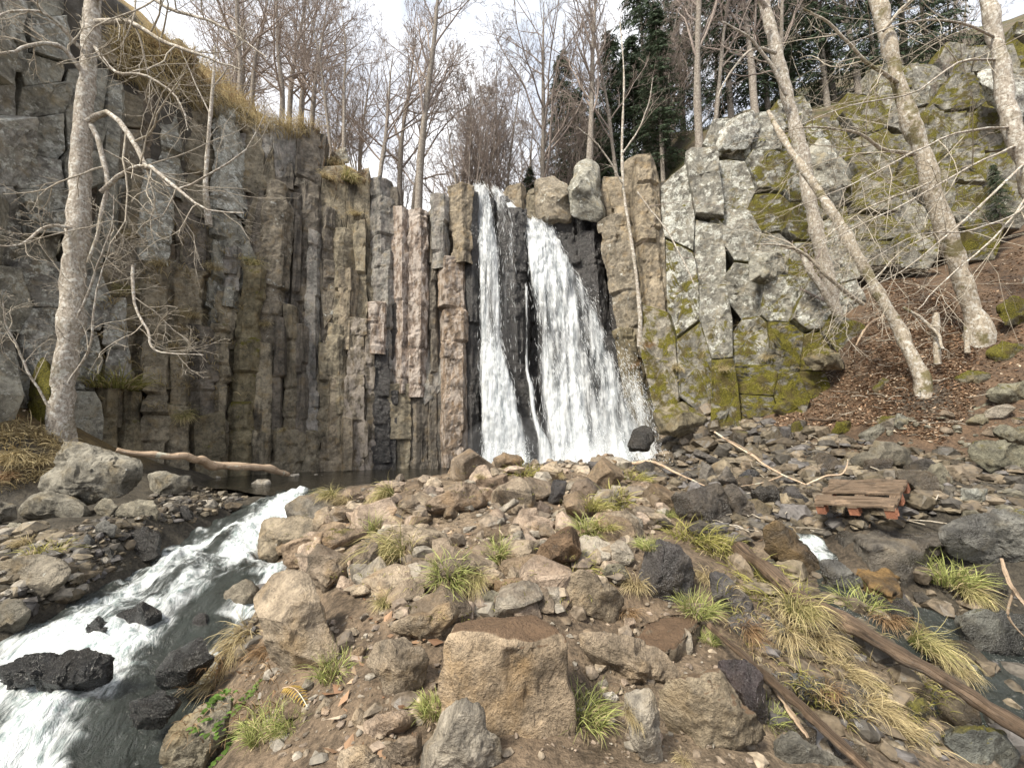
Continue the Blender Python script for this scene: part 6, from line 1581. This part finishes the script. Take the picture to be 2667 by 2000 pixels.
traced_tree('bare_tree', 'pale tree cut by the right edge trailing long thin branches',
            B([(2720, 620, 64), (2672, 450, 62), (2630, 300, 60), (2595, 120, 58), (2560, -60, 54), (2540, -180, 50)], 9.2, 8.6),
            [B([(2650, 380, 11), (2540, 430, 9), (2400, 510, 7), (2250, 590, 5), (2120, 650, 2.5)], 9.0, 7.2), B([(2640, 330, 11), (2500, 350, 9), (2350, 420, 7), (2200, 500, 4), (2060, 560, 2.5)], 9.0, 7.0),
             B([(2660, 430, 11), (2560, 520, 9), (2430, 640, 6), (2320, 720, 4), (2200, 760, 2.5)], 9.0, 7.4), B([(2600, 160, 12), (2500, 160, 10), (2380, 240, 7), (2200, 280, 4), (2080, 330, 2.5)], 8.9, 7.0),
             B([(2680, 500, 10), (2600, 600, 8), (2480, 700, 6), (2380, 800, 3)], 9.0, 7.2), B([(2590, 100, 12), (2480, 60, 9), (2350, 60, 6), (2200, 120, 3)], 8.8, 7.2),
             B([(2690, 520, 10), (2640, 560, 8), (2520, 600, 6), (2400, 610, 4), (2260, 680, 2.5)], 9.0, 6.8)],
            (9, 4, .5, .45, .0), M_BARK_PALE, M_TWIG_PALE, 65)
for lab, pts, Y in (('broken mossy stump beside the leaning trunk', [(2442, 950, 26), (2440, 900, 24), (2436, 850, 25), (2440, 815, 20)], 8.9), ('dead snag at the foot of the tall thick tree', [(2520, 920, 20), (2518, 880, 16), (2512, 850, 10)], 9.3)):
    L = resample(B(pts, Y), 24); b = L[0, :3]
    V, F = tubes(L[None, :, :3], L[None, :, 3], 12, .35, cap=True)
    link('tree_stump', new_mesh('tree_stump', V - b, F), M_BARK_MOSS, loc=b, label=lab, cat='stump')
traced_tree('sapling', 'thin crooked sapling rising from the ledge right of the falls', B([(1668, 830, 10), (1655, 700, 9), (1640, 600, 8), (1625, 500, 8), (1620, 380, 7), (1625, 200, 5), (1615, 60, 3)], 14.6),
            [B([(1622, 480, 5), (1560, 380, 4), (1500, 330, 2.5)], 14.5, 14), B([(1622, 400, 5), (1680, 300, 4), (1700, 200, 2.5)], 14.5, 14), B([(1660, 500, 4), (1740, 600, 4), (1810, 740, 4)], 14.4, 13.4)], (5, 4, .6, .5, .1), M_BARK_PALE, M_TWIG, 66)
traced_tree('sapling', 'thin upright sapling in front of the left cliff below the grass', B([(535, 500, 14), (540, 400, 13), (548, 300, 12), (556, 200, 9), (560, 120, 6)], 12.2),
            [B([(548, 300, 6), (500, 200, 4), (470, 120, 2.5)], 12.2, 12), B([(552, 240, 6), (600, 160, 4), (640, 60, 2.5)], 12.2, 12)], (6, 5, .6, .5, .1), M_BARK_PALE, M_TWIG, 67)

# ---------------------------------------------------------------- logs and branches
def log(name, label, pts, Y0, Y1, mat, seed, sides=18, jit=.38, forks=(), cat='log'):
    r = np.random.default_rng(seed)
    L = resample(B(pts, Y0, Y1), 60)
    o0 = L[0, :3].copy(); n = 60
    L[:, :3] += (L[:, 3:] * .3) * np.stack([vnoise(np.c_[np.arange(60) * .22, np.full(60, seed), np.full(60, k * 7.)], 3) for k in range(3)], -1)
    L[:, 3] *= 1 + .16 * vnoise(np.c_[np.arange(60) * .5, np.full(60, seed), np.zeros(60)], 5)
    V, F = tubes(L[None, :, :3], L[None, :, 3], sides, jit, cap=True)
    s = np.r_[0, np.cumsum(np.linalg.norm(np.diff(L[:, :3], axis=0), axis=1))]
    uv = np.stack(np.meshgrid(np.abs(np.linspace(-1, 1, sides)), s), -1).reshape(-1, 2)
    o = link(name, new_mesh(name, V - o0, F, uv=uv), mat, loc=o0, label=label, cat=cat)
    for f in forks:
        q = resample(B(f, Y0 * .5 + Y1 * .5), 20)
        V, F = tubes(q[None, :, :3], q[None, :, 3], 7, .2, cap=True)
        uv = np.stack(np.meshgrid(np.abs(np.linspace(-1, 1, 7)), np.linspace(0, 1, 20)), -1).reshape(-1, 2)
        link('side_branch', new_mesh('side_branch', V - o0, F, uv=uv), mat, o)
    return o
gY = lambda px, py: float(cast(px, py)[0][1])
log('fallen_log', 'long dark wet log lying diagonally down the right side', [(1925, 1428, 36), (1990, 1478, 40), (2100, 1568, 38), (2250, 1642, 44), (2400, 1733, 46), (2560, 1832, 52), (2760, 1965, 60)], gY(1925, 1450) - .25, gY(2667, 1990) - .3, M_LOG_DARK, 1)
log('fallen_log', 'thinner half-rotten log below the long one', [(1850, 1630, 16), (1920, 1692, 20), (2000, 1762, 22), (2080, 1833, 24), (2160, 1908, 27), (2300, 2040, 30)], gY(1850, 1650) - .15, gY(2250, 1990) - .18, M_LOG_DARK, 2)
log('stick', 'bare grey stick lying along the thinner log', [(1985, 1755, 14), (2030, 1810, 15), (2070, 1870, 13), (2105, 1920, 8)], gY(1985, 1770) - .12, gY(2105, 1930) - .12, M_LOG_PALE, 3, 8, cat='stick')
log('fallen_log', 'bleached bare log resting on the huge boulder over the pool edge', [(300, 1172, 16), (390, 1184, 21), (470, 1188, 24), (520, 1198, 26), (560, 1212, 24), (640, 1214, 22), (700, 1222, 20), (752, 1236, 12)], 8.3, 12.2, M_LOG_PALE, 4, jit=.12)
log('fallen_branch', 'pale fallen branch lying across the rubble under the falls', [(1605, 1210, 9), (1690, 1203, 9), (1730, 1215, 8), (1780, 1240, 7), (1835, 1264, 4)], gY(1605, 1215) - .2, gY(1835, 1275) - .2, M_LOG_PALE, 5, 8, forks=([(1780, 1240, 5), (1820, 1250, 4), (1850, 1256, 3)],), cat='branch')
log('fallen_branch', 'long thin pale branch slanting down to the pallet', [(1862, 1126, 5), (1900, 1150, 6), (1950, 1180, 7), (2000, 1215, 7), (2045, 1240, 6), (2100, 1262, 4)], 8.2, 6.2, M_LOG_PALE, 6, 7, forks=([(2040, 1238, 5), (1990, 1256, 4), (1930, 1266, 3)], [(1885, 1142, 5), (1925, 1160, 4), (1985, 1200, 3)]), cat='branch')
log('fallen_branch', 'crooked pale twig beside the pallet', [(2100, 1262, 5), (2150, 1240, 5), (2190, 1235, 5), (2205, 1215, 4), (2208, 1196, 3)], 5.4, 5.6, M_LOG_PALE, 7, 7, cat='branch')
log('fallen_branch', 'pale crooked branch hanging over the right edge', [(2608, 1455, 8), (2625, 1510, 12), (2650, 1550, 14), (2690, 1600, 14)], 3.8, 3.4, M_LOG_PALE, 8, 8, forks=([(2640, 1540, 9), (2625, 1600, 8), (2660, 1650, 6), (2700, 1680, 5)],), cat='branch')
log('stick', 'short white stick end beside the brown wedge stone', [(908, 1462, 10), (912, 1482, 11), (916, 1512, 12)], gY(912, 1515) - .1, gY(912, 1515) - .15, M_LOG_PALE, 9, 8, cat='stick')
log('stick', 'dark rotten stick at the foot of the leafy slope', [(2100, 1090, 7), (2150, 1094, 10), (2190, 1090, 9), (2222, 1088, 5)], gY(2160, 1100) - .1, gY(2160, 1100) - .1, M_LOG_DARK, 10, 8, cat='stick')
log('stick', 'pale root curling across the leaf litter', [(2230, 900, 5), (2245, 870, 6), (2275, 835, 6), (2330, 815, 4)], 10.2, 10.2, M_LOG_PALE, 11, 7, cat='stick')

# ---------------------------------------------------------------- pallet
PF, PR_, PBk = at(2118, 1290, 5.35), at(2325, 1297, 4.7), at(2225, 1228, 5.7)
ex = PR_ - PF; Wp = np.linalg.norm(ex); ex /= Wp
ey = PBk - PF; ey -= ex * (ey @ ex); Dp = np.linalg.norm(ey); ey /= Dp
ez = np.cross(ex, ey)
pal = empty('pallet', tuple(PF - ez * .14 - np.array([0, 0, .11])), 'weathered wooden pallet with reddish blocks lying on the wet stones', 'pallet')
pal.rotation_euler = Matrix((ex, ey, ez)).transposed().to_euler()
def board(name, x0, x1, y0, y1, z0, z1, mat, seed, along='x'):
    r = np.random.default_rng(seed)
    n = 14
    t = np.linspace(0, 1, n)
    sag = .006 * np.sin(t * 9 + seed) + r.normal(0, .002, n)
    sec = np.array([(0, 0), (.5, 0), (1, 0), (1, 1), (.5, 1), (0, 1)], float)
    V = np.zeros((n, 6, 3)); uv = np.zeros((n, 6, 2))
    for k in range(6):
        if along == 'x':
            V[:, k] = np.c_[x0 + (x1 - x0) * t, y0 + (y1 - y0) * sec[k, 0] + r.normal(0, .002, n), z0 + (z1 - z0) * sec[k, 1] + sag]
        else:
            V[:, k] = np.c_[x0 + (x1 - x0) * sec[k, 0] + r.normal(0, .002, n), y0 + (y1 - y0) * t, z0 + (z1 - z0) * sec[k, 1] + sag]
        uv[:, k] = np.c_[np.full(n, sec[k, 0] * .6 + sec[k, 1] * .3 + seed), t * 1.2]
    F = grid_faces(n, 6, True)
    e = np.array([[0, 1, 2, 3, 4, 5][::-1], [(n - 1) * 6 + k for k in range(6)]])
    link(name, new_mesh(name, V.reshape(-1, 3), [F, e], smooth=False, uv=uv.reshape(-1, 2)), mat, pal)
nb = 9; bw = Dp / nb
for k in range(nb):
    if k == 3: continue
    board('deck_board', -.02 * (k % 3), Wp + .015 * (k % 2), k * bw, (k + 1) * bw - .016, .125, .147, M_PALLET, k)
for k, x in enumerate((.0, Wp / 2 - .05, Wp - .1)):
    board('stringer', x, x + .1, 0, Dp, .1, .124, M_PALLET, 20 + k, 'y')
    for j, y in enumerate((0.01, Dp / 2 - .07, Dp - .15)):
        board('block', x + .002, x + .1, y, y + .14, .0, .099, M_BLOCK, 30 + k * 3 + j, 'y')
# ---------------------------------------------------------------- grass
KIND = {   # root colour, tip colour, height, droop, spread, blades, width
    'green': ((.13, .15, .04), (.44, .47, .17), .20, .7, .75, 300, .0027), 'long': ((.13, .15, .04), (.56, .48, .24), .42, 1.25, .42, 280, .0032),
    'straw': ((.20, .15, .07), (.60, .50, .29), .38, 1.35, .5, 280, .0032), 'rust': ((.14, .085, .045), (.40, .27, .15), .38, 1.4, .5, 260, .0032),
    'olive': ((.11, .11, .03), (.40, .37, .12), .15, .8, .9, 280, .0027)}
def blades(r, n, h, droop, spread, wd, c0, c1, bias=(0, -1), base=.12):
    """n curved blades -> verts, quads, colours"""
    k = 6
    a = r.uniform(0, 6.28, n)
    root = np.c_[np.cos(a), np.sin(a)] * (r.random(n) ** .6 * base)[:, None]
    d = np.c_[np.cos(a), np.sin(a)] * (r.random(n) * spread)[:, None] + np.array(bias) * (.25 * droop)
    L = h * r.uniform(.3, 1.3, n)
    t = np.linspace(0, 1, k)
    gx = r.normal(0, .26, (n, 2))
    P = np.zeros((n, k, 3)); cur = np.c_[d, np.ones(n)]; cur /= np.linalg.norm(cur, axis=1, keepdims=True)
    P[:, 0, :2] = root; P[:, 0, 2] = -.03
    for s in range(1, k):
        P[:, s] = P[:, s - 1] + cur * (L / (k - 1))[:, None]
        cur = cur + np.c_[d * .28 * droop + gx * .5, np.full(n, -.36 * droop) * r.uniform(.6, 1.4, n)]
        cur /= np.linalg.norm(cur, axis=1, keepdims=True)
    side = np.cross(P[:, -1] - P[:, 0], r.normal(size=(n, 3))); side /= np.linalg.norm(side, axis=1, keepdims=True) + 1e-9
    w = (wd * r.uniform(.6, 1.4, n))[:, None] * (1 - t[None] ** 2 * .85)
    V = np.stack([P - side[:, None] * w[..., None], P + side[:, None] * w[..., None]], 2)          # n,k,2,3
    f = np.array([[2 * s, 2 * s + 1, 2 * s + 3, 2 * s + 2] for s in range(k - 1)])
    F = (f[None] + (np.arange(n) * k * 2)[:, None, None]).reshape(-1, 4)
    m = np.clip(t[None] * 1.1 + r.normal(0, .22, (n, 1)), 0, 1)[..., None]
    C = (np.array(c0) * (1 - m) + np.array(c1) * m) * r.uniform(.65, 1.25, (n, 1, 1))
    return V.reshape(-1, 3), F, np.repeat(C[:, :, None], 2, 2).reshape(-1, 3)
GR = {}
for kd, (c0, c1, h, dr, sp, n, w) in KIND.items():
    GR[kd] = []
    for j in range(3):
        r = np.random.default_rng(hash(kd) % 1 + 80 + 7 * j + len(kd))
        V, F, C = blades(r, n, h, dr, sp, w, c0, c1)
        if kd in ('green', 'long', 'olive'):
            q = blades(r, n // 3, h * .8, dr * 1.3, sp * 1.3, w, KIND['straw'][0], KIND['straw'][1])
            F = np.concatenate([F, q[1] + len(V)]); V = np.concatenate([V, q[0]]); C = np.concatenate([C, q[2]])
        me = new_mesh('grass_tuft', V, F, col=C, smooth=True); me.materials.append(M_GRASS)
        GR[kd].append(me)
TUFTS = [  # px, py of the root, height in px, kind, label
    (880, 1748, 95, 'green', 'bright green tuft at the foot of the egg-shaped boulder'), (1525, 1865, 105, 'green', 'large bright green tuft right of the mud-topped step'), (1128, 1850, 70, 'green', 'pale green tuft left of the pointed boulder'),
    (1045, 1450, 190, 'long', 'big drooping yellow-green grass tuft in the middle of the mound'), (1165, 1500, 90, 'green', 'green tuft right of the big drooping one'), (1240, 1510, 100, 'long', 'straw-tipped tuft beside the green one'),
    (1290, 1450, 75, 'green', 'rounded light green tuft behind the muddy hollow'), (1005, 1575, 80, 'long', 'small drooping tuft above the flat tan rock'), (1010, 1290, 95, 'long', 'drooping tuft behind the squat brown boulder'),
    (860, 1295, 80, 'long', 'tuft at the top of the dry grass by the pool outlet'), (900, 1310, 110, 'straw', 'straw-coloured grass hanging by the pool outlet'), (960, 1385, 70, 'green', 'green tuft above the long low boulder'),
    (640, 1660, 190, 'straw', 'big clump of dry straw hanging towards the stream'), (590, 1720, 170, 'rust', 'rusty dead grass below the big straw clump'), (560, 1780, 150, 'straw', 'dry grass streaming down to the water'), (690, 1700, 110, 'rust', 'reddish dead grass against the egg-shaped boulder'),
    (690, 1905, 90, 'green', 'short green tuft in the lower left mud'), (755, 1890, 70, 'green', 'pale green tuft right of the short one in the lower left'), (1490, 1480, 75, 'olive', 'yellow moss-like tuft at the tilted slab'),
    (1527, 1385, 70, 'green', 'vivid green tuft behind the tilted slab'), (1575, 1372, 45, 'olive', 'small olive tuft right of the vivid green one'), (1370, 1235, 60, 'olive', 'yellowish tuft on the crest'), (1455, 1238, 45, 'straw', 'dry tuft on the crest beside the purplish stone'),
    (1255, 1245, 60, 'straw', 'dry yellow tuft near the far pool boulder'), (1640, 1250, 60, 'olive', 'mossy tuft below the dark slab on the crest'), (1595, 1308, 70, 'olive', 'mossy grass at the foot of the peaked boulder'), (1540, 1318, 60, 'olive', 'low olive tuft left of the mossy grass'),
    (1745, 1345, 40, 'green', 'tiny green tuft beside the path'), (1800, 1400, 90, 'olive', 'yellow-green tuft above the big dark boulder'), (1850, 1425, 85, 'olive', 'leafy olive tuft right of the yellow-green one'), (1690, 1425, 50, 'green', 'small tuft growing on the big dark boulder'),
    (1655, 1530, 130, 'straw', 'dry grass hanging between the angular boulder and the dark one'), (1635, 1600, 100, 'rust', 'brown roots hanging beside the angular boulder'), (1815, 1590, 80, 'green', 'bright green tuft on the mud-topped block'), (1840, 1510, 110, 'straw', 'dry grass between the dark boulder and the sloping slab'),
    (1950, 1490, 90, 'olive', 'yellow-green grass at the upper end of the long log'), (2020, 1555, 110, 'olive', 'grass cushion under the long log'), (2080, 1600, 150, 'long', 'yellow grass mat draped below the log'), (2050, 1650, 150, 'straw', 'dry mat of grass hanging under the log'),
    (2130, 1670, 160, 'straw', 'straw hanging halfway down the log'), (2240, 1580, 90, 'green', 'yellow-green tuft on the upper side of the log'), (2310, 1620, 140, 'rust', 'reddish dead grass above the log'), (2400, 1680, 140, 'long', 'grass spilling over the bank above the log'),
    (2470, 1730, 140, 'straw', 'straw on the bank towards the brook'), (2475, 1510, 100, 'green', 'bright green tuft at the foot of the flat wet slab'), (2515, 1545, 100, 'long', 'hanging tuft right of the bright green one'), (1950, 1640, 130, 'rust', 'brown dead grass below the sloping slab'),
    (2200, 1760, 170, 'straw', 'dry grass between the two logs'), (2270, 1850, 170, 'straw', 'straw trailing down the lower right bank'), (2160, 1800, 130, 'rust', 'matted brown grass beside the blue-grey slab'), (2330, 1900, 150, 'straw', 'dead grass near the bottom right'),
    (2005, 1880, 70, 'green', 'light green tuft beside the mottled boulder'), (1850, 1670, 45, 'green', 'small tuft behind the purplish slab'), (1640, 1860, 100, 'straw', 'dry grass on the mud right of the step'), (1780, 1985, 80, 'straw', 'dry blades at the bottom edge under the mottled boulder'),
    (130, 1438, 60, 'olive', 'small yellow tuft on the lichen-flecked boulder'), (60, 1420, 90, 'straw', 'dry grass on the left bank'), (40, 1190, 120, 'straw', 'dry grass hanging behind the huge boulder'), (95, 1210, 110, 'straw', 'straw beside the mossy corner of the huge boulder'), (20, 1240, 110, 'rust', 'brown grass at the left edge'),
    (655, 690, 75, 'long', 'yellow grass tuft on the mossy column'), (455, 905, 85, 'straw', 'hanging straw tuft low on the left cliff'), (480, 1085, 70, 'long', 'tuft on the ledge above the bleached log'), (690, 845, 70, 'straw', 'straw on a ledge of the dark columns'), (420, 690, 80, 'straw', 'dry tuft under the lichen slab'),
    (880, 430, 110, 'straw', 'rust-coloured grass clump on the cliff edge'), (850, 465, 90, 'straw', 'grass hanging under the rust-coloured clump'), (905, 470, 90, 'long', 'mossy grass on the cliff edge'), (930, 560, 70, 'straw', 'dry grass halfway down the dark columns'), (330, 760, 80, 'long', 'grass over the white lichen column'),
    (350, 620, 90, 'straw', 'dry grass in a crack behind the thick tree'), (500, 820, 90, 'straw', 'dry grass in the middle of the left cliff'), (300, 1000, 90, 'olive', 'mossy grass on the lower left blocks'), (350, 1005, 80, 'straw', 'straw over the lower left blocks'), (560, 700, 80, 'straw', 'dry grass beside the small grey blocks'),
    (740, 1120, 40, 'straw', 'dry grass on top of the low base blocks'), (1690, 900, 60, 'rust', 'reddish grass below the brown column'), (1760, 960, 70, 'straw', 'dry grass on the mossy slope by the falls'), (1660, 950, 60, 'rust', 'rusty grass right of the falls'), (1880, 960, 60, 'straw', 'dry blades on the moss'), (2000, 930, 60, 'straw', 'straw on the mossy foot of the outcrop')]
for i, (px, py, hp, kd, lab) in enumerate(TUFTS):
    loc, nor = touch(px, py)
    if loc is None: continue
    me = GR[kd][i % 3]
    s = hp / FOC * loc.y / KIND[kd][2] * (.72 if kd in ('green', 'olive') else .66 if kd == 'long' else .44)
    o = link('grass_tuft', me, None, loc=loc, label=lab, cat='grass', group='grass tufts')
    o.scale = (s, s, s)
    wall = nor.z < .5
    o.rotation_euler = (0, 0, random.uniform(-1.2, 1.2) if (wall or kd in ('long', 'straw', 'rust')) else random.uniform(0, 6.28))
    if wall: o.rotation_euler.x = .5
# the dry grass slope on the left cliff top and other uncountable grass
def grass_mass(name, label, regions, mat, seed):
    VV, FF, CC, o_ = [], [], [], 0
    r = np.random.default_rng(seed)
    for reg, n, h, kd, per in regions:
        for px, py in sample_poly(reg, n, r):
            loc, nor = touch(px, py)
            if loc is None or loc.y > 24: continue
            c0, c1 = KIND[kd][:2]
            V, F, C = blades(r, per, h, 1.1, .5, .008 if loc.y > 8 else .003, c0, c1, bias=(r.normal(0, .3), -1), base=.10 if loc.y > 8 else .05)
            VV.append(V + np.array(loc)); FF.append(F + o_); CC.append(C); o_ += len(V)
    link(name, new_mesh(name, np.concatenate(VV), np.concatenate(FF), col=np.concatenate(CC)), mat, kind='stuff', label=label, cat='grass')
grass_mass('grass', 'dry straw-coloured grass growing over slopes, ledges and mud', [
    ([(290, 90), (420, 110), (640, 210), (835, 330), (835, 365), (700, 365), (600, 320), (480, 285), (300, 215)], 620, .8, 'straw', 9),
    ([(290, 90), (420, 110), (640, 210), (835, 330), (820, 350), (480, 230)], 160, .6, 'rust', 8),
    ([(840, 380), (900, 400), (980, 450), (960, 480), (880, 500), (830, 440)], 60, .5, 'rust', 8),
    ([(0, 1090), (130, 1120), (200, 1150), (100, 1250), (0, 1290)], 90, .35, 'straw', 8),
    ([(260, 600), (640, 560), (640, 1050), (260, 1080)], 190, .35, 'straw', 7),
    ([(1600, 860), (2000, 800), (2190, 900), (2000, 1060), (1700, 1060)], 80, .3, 'straw', 6),
    ([(1850, 1480), (2100, 1530), (2500, 1800), (2400, 1960), (2100, 1850), (1900, 1650)], 150, .16, 'straw', 7),
    ([(1850, 1480), (2100, 1530), (2500, 1800), (2400, 1960), (2100, 1850), (1900, 1650)], 150, .13, 'olive', 7),
    ([(500, 1680), (700, 1640), (760, 1830), (560, 1950), (480, 1900)], 80, .15, 'rust', 6),
    (M0, 170, .07, 'olive', 7)], M_GRASS, 31)

# fallen leaves
r = np.random.default_rng(41)
LV, LC = [], []
for reg, n in (([(1990, 1130), (2090, 1010), (2200, 960), (2230, 840), (2330, 700), (2480, 780), (2540, 900), (2540, 1060), (2450, 1160), (2250, 1110)], 13000), ([(2100, 950), (2667, 640), (2667, 1000), (2300, 1100)], 3500), (FL0, 700), (M0, 250), (FG0, 60), ([(0, 900), (140, 900), (140, 1100), (0, 1120)], 400)):
    q = sample_poly(reg, n, r)
    G = cast(q[:, 0], q[:, 1]); G = G[G[:, 1] < 18]; m = len(G)
    s = r.uniform(.025, .062, m)[:, None]
    a = np.c_[r.normal(size=(m, 2)), r.normal(0, .45, m)]; a /= np.linalg.norm(a, axis=1, keepdims=True)
    b = np.cross(a, np.c_[r.normal(0, .4, (m, 2)), np.ones(m)]); b /= np.linalg.norm(b, axis=1, keepdims=True)
    c = np.cross(a, b)
    P = G + np.c_[np.zeros((m, 2)), r.uniform(.005, .04, m)]
    LV.append(np.stack([P - a * s, P + b * s * .55 + c * s * .15, P + a * s, P - b * s * .55 + c * s * .15], 1).reshape(-1, 3))
    col = np.array([(.29, .185, .115), (.20, .115, .068), (.42, .30, .20), (.11, .07, .042), (.55, .45, .34)])[r.choice(5, m, p=[.34, .26, .2, .12, .08])] * r.uniform(.7, 1.25, (m, 1))
    LC.append(np.repeat(col, 4, 0))
V = np.concatenate(LV)
link('leaf_litter', new_mesh('leaf_litter', V, np.arange(len(V)).reshape(-1, 4), col=np.concatenate(LC), smooth=False), M_LEAF, kind='stuff', label='brown beech leaves carpeting the right slope', cat='leaves')
# twigs lying on the leaf slope and flats
n = 170
q = np.concatenate([sample_poly([(1990, 1130), (2230, 840), (2480, 780), (2540, 1060), (2450, 1160), (2250, 1110)], 110, r), sample_poly(FL0, 60, r)])
G = cast(q[:, 0], q[:, 1])
a = np.c_[r.normal(size=(n, 2)), r.normal(0, .15, n)]; a /= np.linalg.norm(a, axis=1, keepdims=True)
L_ = r.uniform(.15, .5, n)[:, None, None]
P = G[:, None] + a[:, None] * np.linspace(-1, 1, 5)[None, :, None] * L_ + r.normal(0, .03, (n, 5, 3)) + np.array([0, 0, .05])
V, F = tubes(P, np.repeat(r.uniform(.004, .011, n)[:, None], 5, 1), 4)
link('twigs', new_mesh('twigs', V, F), M_TWIG_PALE, kind='stuff', label='pale fallen twigs scattered over the leaf slope and wet flats', cat='twigs')

# leafy plants and a dead fern
def leafy(name, label, px, py, rad_px, n, col, sz, seed, pointed=False):
    r = np.random.default_rng(seed)
    loc, nor = touch(px, py)
    Rm = rad_px / FOC * loc.y
    root = empty(name, loc, label, 'plant')
    k = 5
    for kk in range(n):
        a = r.uniform(0, 6.28); rr_ = Rm * math.sqrt(r.random())
        bx, by = rr_ * math.cos(a), rr_ * math.sin(a) * .8
        hit, _ = drop(loc.x + bx, loc.y + by, loc.z + .8)
        zz = (hit.z - loc.z) if hit else 0
        d = Vector((math.cos(a) + r.normal(0, .5), math.sin(a) - .6 + r.normal(0, .5), r.uniform(.35, 1.0))).normalized()
        sd = d.cross(Vector((0, 0, 1))).normalized(); s = sz * r.uniform(.6, 1.3)
        t = np.linspace(0, 1, k)
        w = np.sin(t * np.pi * .93 + .12) * s * (.18 if pointed else .34)
        P = np.array([bx, by, zz + .025]) + np.outer(t * s, d) + np.c_[np.zeros((k, 2)), -.35 * s * t ** 2]
        V = np.stack([P - np.outer(w, sd), P + np.c_[np.zeros((k, 2)), -.15 * w], P + np.outer(w, sd)], 1).reshape(-1, 3)
        F = grid_faces(k, 3)
        c = np.array(col) * r.uniform(.6, 1.35)
        link('leaf', new_mesh('leaf', V, F, col=np.repeat(c[None], len(V), 0)), M_GRASS, root)
leafy('leafy_plant', 'low plant with small green oval leaves on the sloping beige boulder', 560, 1885, 52, 120, (.10, .17, .035), .042, 1)
leafy('leafy_plant', 'second patch of green oval leaves above the first', 635, 1830, 36, 80, (.11, .165, .04), .034, 2)
leafy('leafy_plant', 'patch of small olive leaves above the big dark boulder', 1845, 1420, 34, 40, (.13, .15, .04), .06, 3)
# dead fern frond
fr = empty('dead_fern', touch(745, 1800)[0], 'curled yellow dead fern frond below the egg-shaped boulder', 'fern')
P = np.array([fr.location[:]]); A_, B_ = np.array(touch(735, 1800)[0]), np.array(touch(800, 1850)[0])
t = np.linspace(0, 1, 14); rach = A_ + np.outer(t, B_ - A_) + np.c_[np.zeros((14, 2)), .05 * np.sin(t * 3.1) + .02]
V, F = tubes((rach - np.array(fr.location))[None], np.full((1, 14), .003), 4)
link('stem', new_mesh('stem', V, F), M_LOG_PALE, fr)
dv = (B_ - A_) / np.linalg.norm(B_ - A_); sdv = np.cross(dv, [0, 0, 1])
for k in range(2, 13):
    for sg in (-1, 1):
        b = rach[k] - np.array(fr.location); d = sdv * sg + dv * .5; ln = .055 * math.sin(k / 13 * 2.6 + .4)
        V = np.stack([b, b + d * ln * .5 + dv * .008, b + d * ln + [0, 0, -.012], b + d * ln * .5 - dv * .008])
        link('leaflet', new_mesh('leaflet', V, np.array([[0, 1, 2, 3]]), col=np.repeat([[.42, .29, .08]], 4, 0)), M_GRASS, fr)
